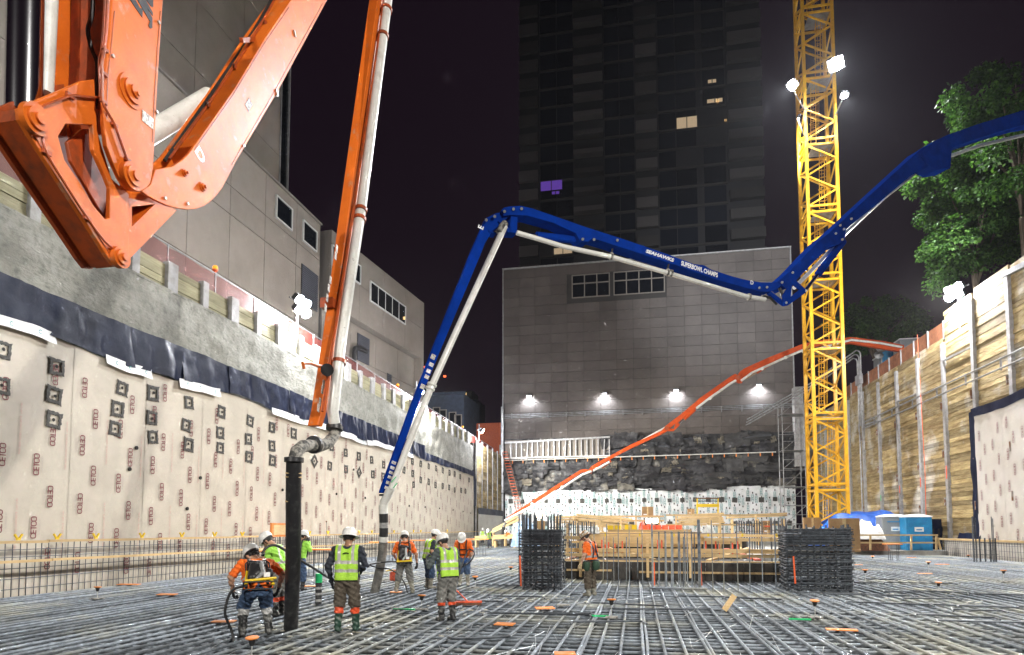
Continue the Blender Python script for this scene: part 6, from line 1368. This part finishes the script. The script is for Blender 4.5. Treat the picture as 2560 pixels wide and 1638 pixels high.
# timber stacks on trestles
def stack(lab, px0, px1, pyb, pyt, t, rows, seed, tilt=0., m='lumber', lay=3):
    rd = random.Random(seed); a, b = at(px0, pyb, t), at(px1, pyb, t); zt = at(px0, pyt, t).z; o = thing('lumber_stack', lab, 'lumber', ((a.x + b.x) / 2, (a.y + b.y) / 2, 0), 0, 'lumber stacks')
    hh = (zt - a.z) / rows
    for i in range(rows):
        for j in range(lay):
            s0, s1 = rd.uniform(0, .12), rd.uniform(.86, 1.0); p, q = a + (b - a) * s0, a + (b - a) * s1; z = a.z + hh * (i + .5); dz = rd.uniform(-.04, .04) + tilt
            barI('plank', (p.x, p.y + .3 * j, z), (q.x, q.y + .3 * j, z + dz), .26, hh * .82, m, o)
    for f in (.1, .5, .9):
        p = a + (b - a) * f; boxi('trestle', (p.x, p.y + .3, a.z / 2 - .1), (.12, .9, a.z + .15), 'lumber', o)
stack('long lumber stack above the carpenter, left of the yellow bins', 1428, 1582, 1312, 1284, 44, 6, 1, -.35)
stack('lumber stack behind the orange barrier on the right', 1692, 1812, 1311, 1286, 44, 5, 2, .1)
stack('low lumber stack left of the warm lamp', 1385, 1450, 1309, 1290, 46, 3, 3)
stack('scattered planks on the far right deck before the white wall', 1815, 1975, 1297, 1287, 56, 2, 4, .2)
stack('timber deck planks at the far left crew', 1178, 1298, 1352, 1340, 60, 2, 5, .2)
stack('sloping boards at the far left corner', 1225, 1300, 1333, 1322, 64, 2, 6, 1.3)
stack('planks over the blue tarpaulin by the right wall', 2190, 2325, 1287, 1281, 52, 1, 9, .2)
# long timber guard rails
def rail(lab, px0, px1, t, pys, posts, pb):
    a, b = at(px0, pys[0], t), at(px1, pys[0], t); o = thing('timber_guardrail', lab, 'guardrail', ((a.x + b.x) / 2, a.y, 0))
    for py in pys: p, q = at(px0, py, t), at(px1, py, t); barI('rail', p, q, .05, .1, 'lumber', o)
    for px in posts: p, q = at(px, pys[0] - 1, t), at(px, pb, t); barI('post', p, q, .1, .1, 'lumber', o)
rail('timber guardrail before the portable toilets on the right', 2128, 2345, 41, (1338, 1357), (2176, 2278, 2341), 1375)
rail('thin timber guardrail across the lumber stacks', 1470, 1660, 40, (1291, 1302), (1500, 1552, 1590, 1648), 1335)
rail('thin timber guardrail before the right lumber stack', 1665, 1960, 40, (1288, 1312), (1690, 1776, 1800, 1890), 1335)
bb = at(2345, 1370, 41); barI('brace', at(2344, 1345, 41), at(2352, 1374, 41), .09, .09, 'lumber', bpy.data.objects['timber_guardrail'])
# right ledger and its bars
rl_ = thing('right_bar_curtain', 'low curtain of bars under a timber ledger before the right membrane', 'rebar wall', (20.1, 38, 0))
for i in range(5): barI('ledger', (20.1, 30 + 3.9 * i, 1.06), (20.1, 33.85 + 3.9 * i, 1.06), .3, .12, 'lumber_y', rl_)
y = 30
while y < 48: rodI('standing_bar', (20.0, y, -.4), (20.0, y + .02, .98 + (.35 if random.random() < .1 else 0)), .012, 'rebar_dark', rl_, 6); y += .26
for z in (.2, .5, .8): rodI('rail_bar', (19.98, 30, z), (19.98, 48, z), .011, 'rebar_dark', rl_, 6)
MB().box((20.4, 39, .2), (.05, 18, 1.7)).build('form_panel', 'membrane_right', rl_)
# raised slab at the right with its kerb face
o = slab('raised_slab', 6.2, 20.9, 47.6, 80, -.62, .28, 'concrete'); o = slab('raised_slab', -16.9, 6.0, 63.8, 80.6, -.62, .2, 'mud')
slab('raised_slab', -2.0, 6.1, 31.5, 63.6, -.62, .5, 'concrete')
# portable toilets
def potty(lab, px, t, w, h, m, rz, zb=.28):
    p = at(px, 1340, t); p.z = zb; o = thing('portable_toilet', lab, 'portable toilet', p, rz); L = dict(local=True)
    b = MB().box((0, 0, h * .46), (w, w, h * .92)).build('cabin', m, o, False, True); b.modifiers.new('bevel', 'BEVEL').width = .04
    r = MB(); r.lathe((0, 0, h * .92), [(w * .74, 0), (w * .72, .06), (w * .45, .16), (w * .1, .2)], 4, 0, 1, 1, Matrix.Rotation(math.pi / 4, 3, 'Z')); r.build('roof', 'white_tarp', o, False, True)
    d = MB().box((0, -w / 2 - .012, h * .45), (w * .8, .025, h * .82)).build('door', m, o, False, True)
    MB().box((0, -w / 2 - .03, h * .58), (w * .34, .012, .3)).build('notice', 'white_print', o, False, True); MB().box((0, -w / 2 - .037, h * .57), (w * .22, .004, .08)).build('notice_print', 'potty_blue', o, False, True)
    MB().box((0, -w / 2 - .03, h * .78), (w * .62, .02, .07)).build('vent', 'potty_blue', o, False, True)
potty('bright blue portable toilet behind the timber guardrail', 2288, 44, 1.6, 2.45, 'potty_blue', R_(-4)); potty('grey portable toilet beside the blue one', 2230, 45.5, 1.6, 2.5, 'potty_grey', R_(-4))
# blue portable toilet and units up on the right street
def street_unit(lab, px0, px1, pyt, pyb, t, m, nm='site_cabin'):
    a, b = at(px0, pyb, t), at(px1, pyt, t); o = thing(nm, lab, 'cabin', ((a.x + b.x) / 2, a.y, a.z)); MB().box(((a.x + b.x) / 2, a.y + .8, (a.z + b.z) / 2), (b.x - a.x, 1.6, b.z - a.z)).build('body', m, o)
    MB().box(((a.x + b.x) / 2, a.y + .8, b.z + .04), (b.x - a.x + .15, 1.75, .08)).build('roof', 'white_tarp', o); MB().box(((a.x + b.x) / 2, a.y - .02, (a.z + b.z) / 2), ((b.x - a.x) * .7, .04, (b.z - a.z) * .8)).build('door', m, o)
street_unit('small teal cabin on top of the right wall', 2222, 2250, 868, 925, 60, 'potty_blue'); street_unit('grey cabin roof above the right hoarding', 2252, 2300, 848, 905, 58, 'potty_grey'); street_unit('grey site box behind the hoarding by the conduits', 2200, 2222, 890, 930, 62, 'potty_grey')
# floodlight cluster by the conduits (unlit)
fl_ = thing('unlit_floodlight', 'pair of unlit round floodlights on a post by the right wall', 'flood lamp', at(2205, 900, 60))
for (x, y) in ((2202, 872), (2197, 888)): p = at(x, y, 60); MB().lathe(p, [(.1, .3), (.3, .1), (.42, 0), (.4, -.03)], 14, 0, 1, 1, Matrix.Rotation(R_(70), 3, 'X')).build('lamp_head', 'galv', fl_, True)
p = at(2206, 868, 60); rodI('post', (p.x, p.y + .3, 14.6), (p.x, p.y + .3, p.z), .06, 'galv', fl_)
# blue tarpaulin heap, white bag, black container
def heap(nm, lab, cat, px0, px1, pyb, pyt, t, dep, m, seed, amp=.35, zb=.28):
    a, b = at(px0, pyb, t), at(px1, pyb, t); zt = at((px0 + px1) / 2, pyt, t).z; n, k = 26, 14; vs = []
    for i in range(n + 1):
        for j in range(k + 1):
            u, v = i / n, j / k; e = (min(1, 4.5 * u * 1.0) ** .5) * (min(1, 4.5 * (1 - u)) ** .5) * (math.sin(math.pi * v) ** .45)
            z = zb + (zt - zb) * e * (1 - amp * .5 + amp * nz(u * 5 + seed, v * 4, seed, 1.)); vs.append((a.x + (b.x - a.x) * u, a.y + dep * v, z))
    o = MB().add(vs, [(i * (k + 1) + j, (i + 1) * (k + 1) + j, (i + 1) * (k + 1) + j + 1, i * (k + 1) + j + 1) for i in range(n) for j in range(k)]).build(nm, m, None, True); return tag(o, lab, cat)
heap('blue_tarpaulin', 'rumpled blue tarpaulin over a pile at the foot of the crane', 'tarpaulin', 2035, 2290, 1335, 1273, 49, 3, 'blue_tarp', 3, .16)
heap('white_bag', 'large crumpled white wrapped bundle left of the grey toilet', 'bundle', 2142, 2212, 1350, 1301, 42.5, 1.4, 'white_tarp', 6, .45, 1.05)
heap('covered_pallet', 'dark covered pallet under the crumpled white bundle', 'pallet', 2136, 2222, 1365, 1336, 42.6, 1.6, 'rebar_rust', 21, .3)
heap('pale_blue_tarpaulin', 'pale blue tarpaulin heap at the far left behind the crew', 'tarpaulin', 1276, 1345, 1345, 1290, 52, 2, 'pale_blue_tarp', 9)
heap('grey_sheeting', 'grey sheeting heap between the formwork and the yellow bins', 'sheeting', 1462, 1518, 1335, 1312, 36, 1.5, 'concrete', 12)
heap('grey_sheeting', 'grey green sheeting heap under the right lumber stack', 'sheeting', 1728, 1800, 1335, 1305, 38, 1.5, 'concrete', 14)
heap('orange_sheeting', 'orange netting heaped around the warm work lamps', 'netting', 1592, 1640, 1330, 1296, 38, 1.4, 'tape_orange', 16)
a, b = at(2322, 1345, 45), at(2396, 1298, 45); t = thing('black_container', 'black skip container beside the blue toilet', 'container', ((a.x + b.x) / 2, a.y, .28))
MB().prism([(a.x, a.y, .3), (b.x - .2, a.y, .3), (b.x, a.y, b.z), (a.x, a.y, b.z)], (0, 1.8, 0)).build('body', 'tarp_navy', t)
for k in range(5): x = a.x + .3 + (b.x - a.x - .7) * k / 4; boxi('rib', (x, a.y - .04, 1.1), (.08, .08, 1.3), 'black_steel', t)
# cardboard and ply sheets
def card(lab, px0, px1, pyt, pyb, t, m='cardboard', dep=.6, nm='cardboard_box'):
    a, b = at(px0, pyb, t), at(px1, pyt, t); o = thing(nm, lab, 'box', ((a.x + b.x) / 2, a.y, a.z)); c = ((a.x + b.x) / 2, a.y + dep / 2, (a.z + b.z) / 2)
    MB().box(c, (b.x - a.x, dep, b.z - a.z)).build('carton', m, o); boxi('tape_strip', (c[0], a.y - .006, c[2]), ((b.x - a.x) * .12, .01, (b.z - a.z) * .98), 'lumber', o)
    boxi('label_tag', (c[0] - (b.x - a.x) * .22, a.y - .007, a.z + (b.z - a.z) * .25), ((b.x - a.x) * .3, .01, (b.z - a.z) * .1), 'white_print', o); return o, c, a, b
card('tall cardboard box standing above the orange netting', 1605, 1633, 1267, 1293, 46); card('small cardboard box left of the yellow cart', 1720, 1736, 1272, 1286, 48)
o, c, a, b = card('cardboard panel with black print right of the grey bar curtain', 1908, 1930, 1302, 1337, 36)
for i, (body, f) in enumerate((('CENTR', .78), ('STEEL', .42))): inst(text_mesh(body, 'black_print', .2), 'lettering', o, frame((c[0], a.y - .012, a.z + (b.z - a.z) * f), (1, 0, 0), (0, 0, 1), (0, -1, 0)))
boxi('stripe', (c[0], a.y - .012, a.z + (b.z - a.z) * .6), ((b.x - a.x) * .7, .01, .08), 'tape_orange', o)
card('large tan board panel behind the right rebar cage', 2074, 2146, 1296, 1380, 31, 'cardboard', .08, 'tan_board'); card('tan board panel with white label left of the large one', 2011, 2051, 1294, 1330, 33, 'cardboard', .3, 'tan_board')
card('tan board leaning behind the left rebar cage', 1333, 1362, 1302, 1330, 26, 'cardboard', .1, 'tan_board')
card('orange yellow bin below the lumber stack', 1519, 1551, 1314, 1336, 33, 'yellow', .8, 'yellow_bin'); card('orange yellow bin right of the first, half hidden', 1562, 1592, 1312, 1334, 34, 'yellow', .8, 'yellow_bin')
# orange barriers
t = thing('orange_barrier', 'row of orange plastic barrier panels below the work lamps', 'barrier', at(1650, 1325, 37))
for k in range(6): a, b = at(1604 + 17 * k, 1326, 37), at(1619 + 17 * k, 1313, 37); boxi('panel', ((a.x + b.x) / 2, a.y, (a.z + b.z) / 2), (b.x - a.x, .12, b.z - a.z), 'tape_orange', t)
a, b = at(1604, 1328, 37), at(1708, 1328, 37); barI('foot_rail', a, b, .2, .08, 'tape_orange', t); barI('leg', (a.x + .2, a.y, .5), (a.x + .2, a.y, a.z), .1, .1, 'galv', t); barI('leg', (b.x - .2, a.y, .5), (b.x - .2, a.y, a.z), .1, .1, 'galv', t)
# yellow cart
t = thing('yellow_scaffold_cart', 'yellow rolling scaffold cart before the white far wall', 'cart', at(1768, 1290, 60))
for px in (1743, 1795): barI('upright', at(px, 1246, 60), at(px, 1300, 60), .12, .12, 'yellow', t)
barI('beam', at(1741, 1264, 60), at(1797, 1264, 60), .2, .3, 'yellow', t); barI('rail', at(1739, 1246, 60), at(1798, 1246, 60), .12, .12, 'rebar_rust', t); barI('rail', at(1740, 1253, 60), at(1798, 1253, 60), .08, .08, 'rebar_dark', t)
# warm work lamps
for (px, py, t_, lab) in ((1350, 1291, 42, 'warm work lamp glowing above the left rebar cage'), (1622, 1302, 37, 'warm work lamp glowing in the orange netting, left'), (1637, 1302, 37, 'warm work lamp glowing in the orange netting, right')):
    p = at(px, py, t_); o = thing('work_lamp', lab, 'work lamp', p, 0, 'warm work lamps'); MB().box(p + Vector((0, .05, 0)), (.4, .1, .3)).build('housing', 'black_steel', o); MB().box(p + Vector((0, -.02, 0)), (.34, .04, .24)).build('lens', 'lamp_warm', o)
    rodI('stand', (p.x, p.y + .1, .3), p + Vector((0, .1, 0)), .03, 'galv', o); spot(o, p + Vector((0, .25, 0)), p + Vector((0, -3, -.8)), 500, 150, .12, (1, .72, .48))
# yellow sign box by the left ledger
p = onX(700, 1325, -15.9); t = thing('orange_sign_board', 'orange framed box sign above the left ledger behind the hose', 'sign', p)
MB().box(p, (.08, 1.5, .62)).build('frame', 'orange_board', t); MB().box(p + Vector((.045, 0, 0)), (.02, 1.2, .44)).build('panel', 'lumber_y', t); rodI('post', (p.x, p.y, -.3), (p.x, p.y, p.z), .03, 'galv', t)
# thin marker rods by the left ledger
for i, (px, pt, pb) in enumerate(((816, 1304, 1368), (1120, 1302, 1340))):
    a, b = onX(px, pb, -15.8), onX(px, pt, -15.8); t = thing('slender_rod', ['slender steel rod with black ball beside the largest rack', 'slender steel rod near the far left sheets'][i], 'rod', (a.x, a.y, -.3)); rodI('rod', (a.x, a.y, -.3), b, .012, 'rebar_dark', t); MB().lathe(b, [(.01, -.04), (.04, -.02), (.04, .02), (.01, .04)], 8).build('tip', 'rebar_rust', t, True)
# ================================================================== thin night haze round the whole site
hm = bpy.data.materials.new('haze'); hm.use_nodes = True; nt = hm.node_tree; nt.nodes.remove(nt.nodes['Principled BSDF'])
pv = nt.nodes.new('ShaderNodeVolumePrincipled'); pv.inputs['Color'].default_value = (.9, .9, .95, 1); pv.inputs['Density'].default_value = .00009; pv.inputs['Anisotropy'].default_value = .55
nt.links.new(pv.outputs[0], nt.nodes['Material Output'].inputs['Volume']); MATS['haze'] = hm
hz = MB().box((0, 65, 49), (244, 256, 106)).build('haze', 'haze'); tag(hz, 'thin night haze over the whole building site', 'haze', None, 'stuff')
S.cycles.volume_bounces = 0
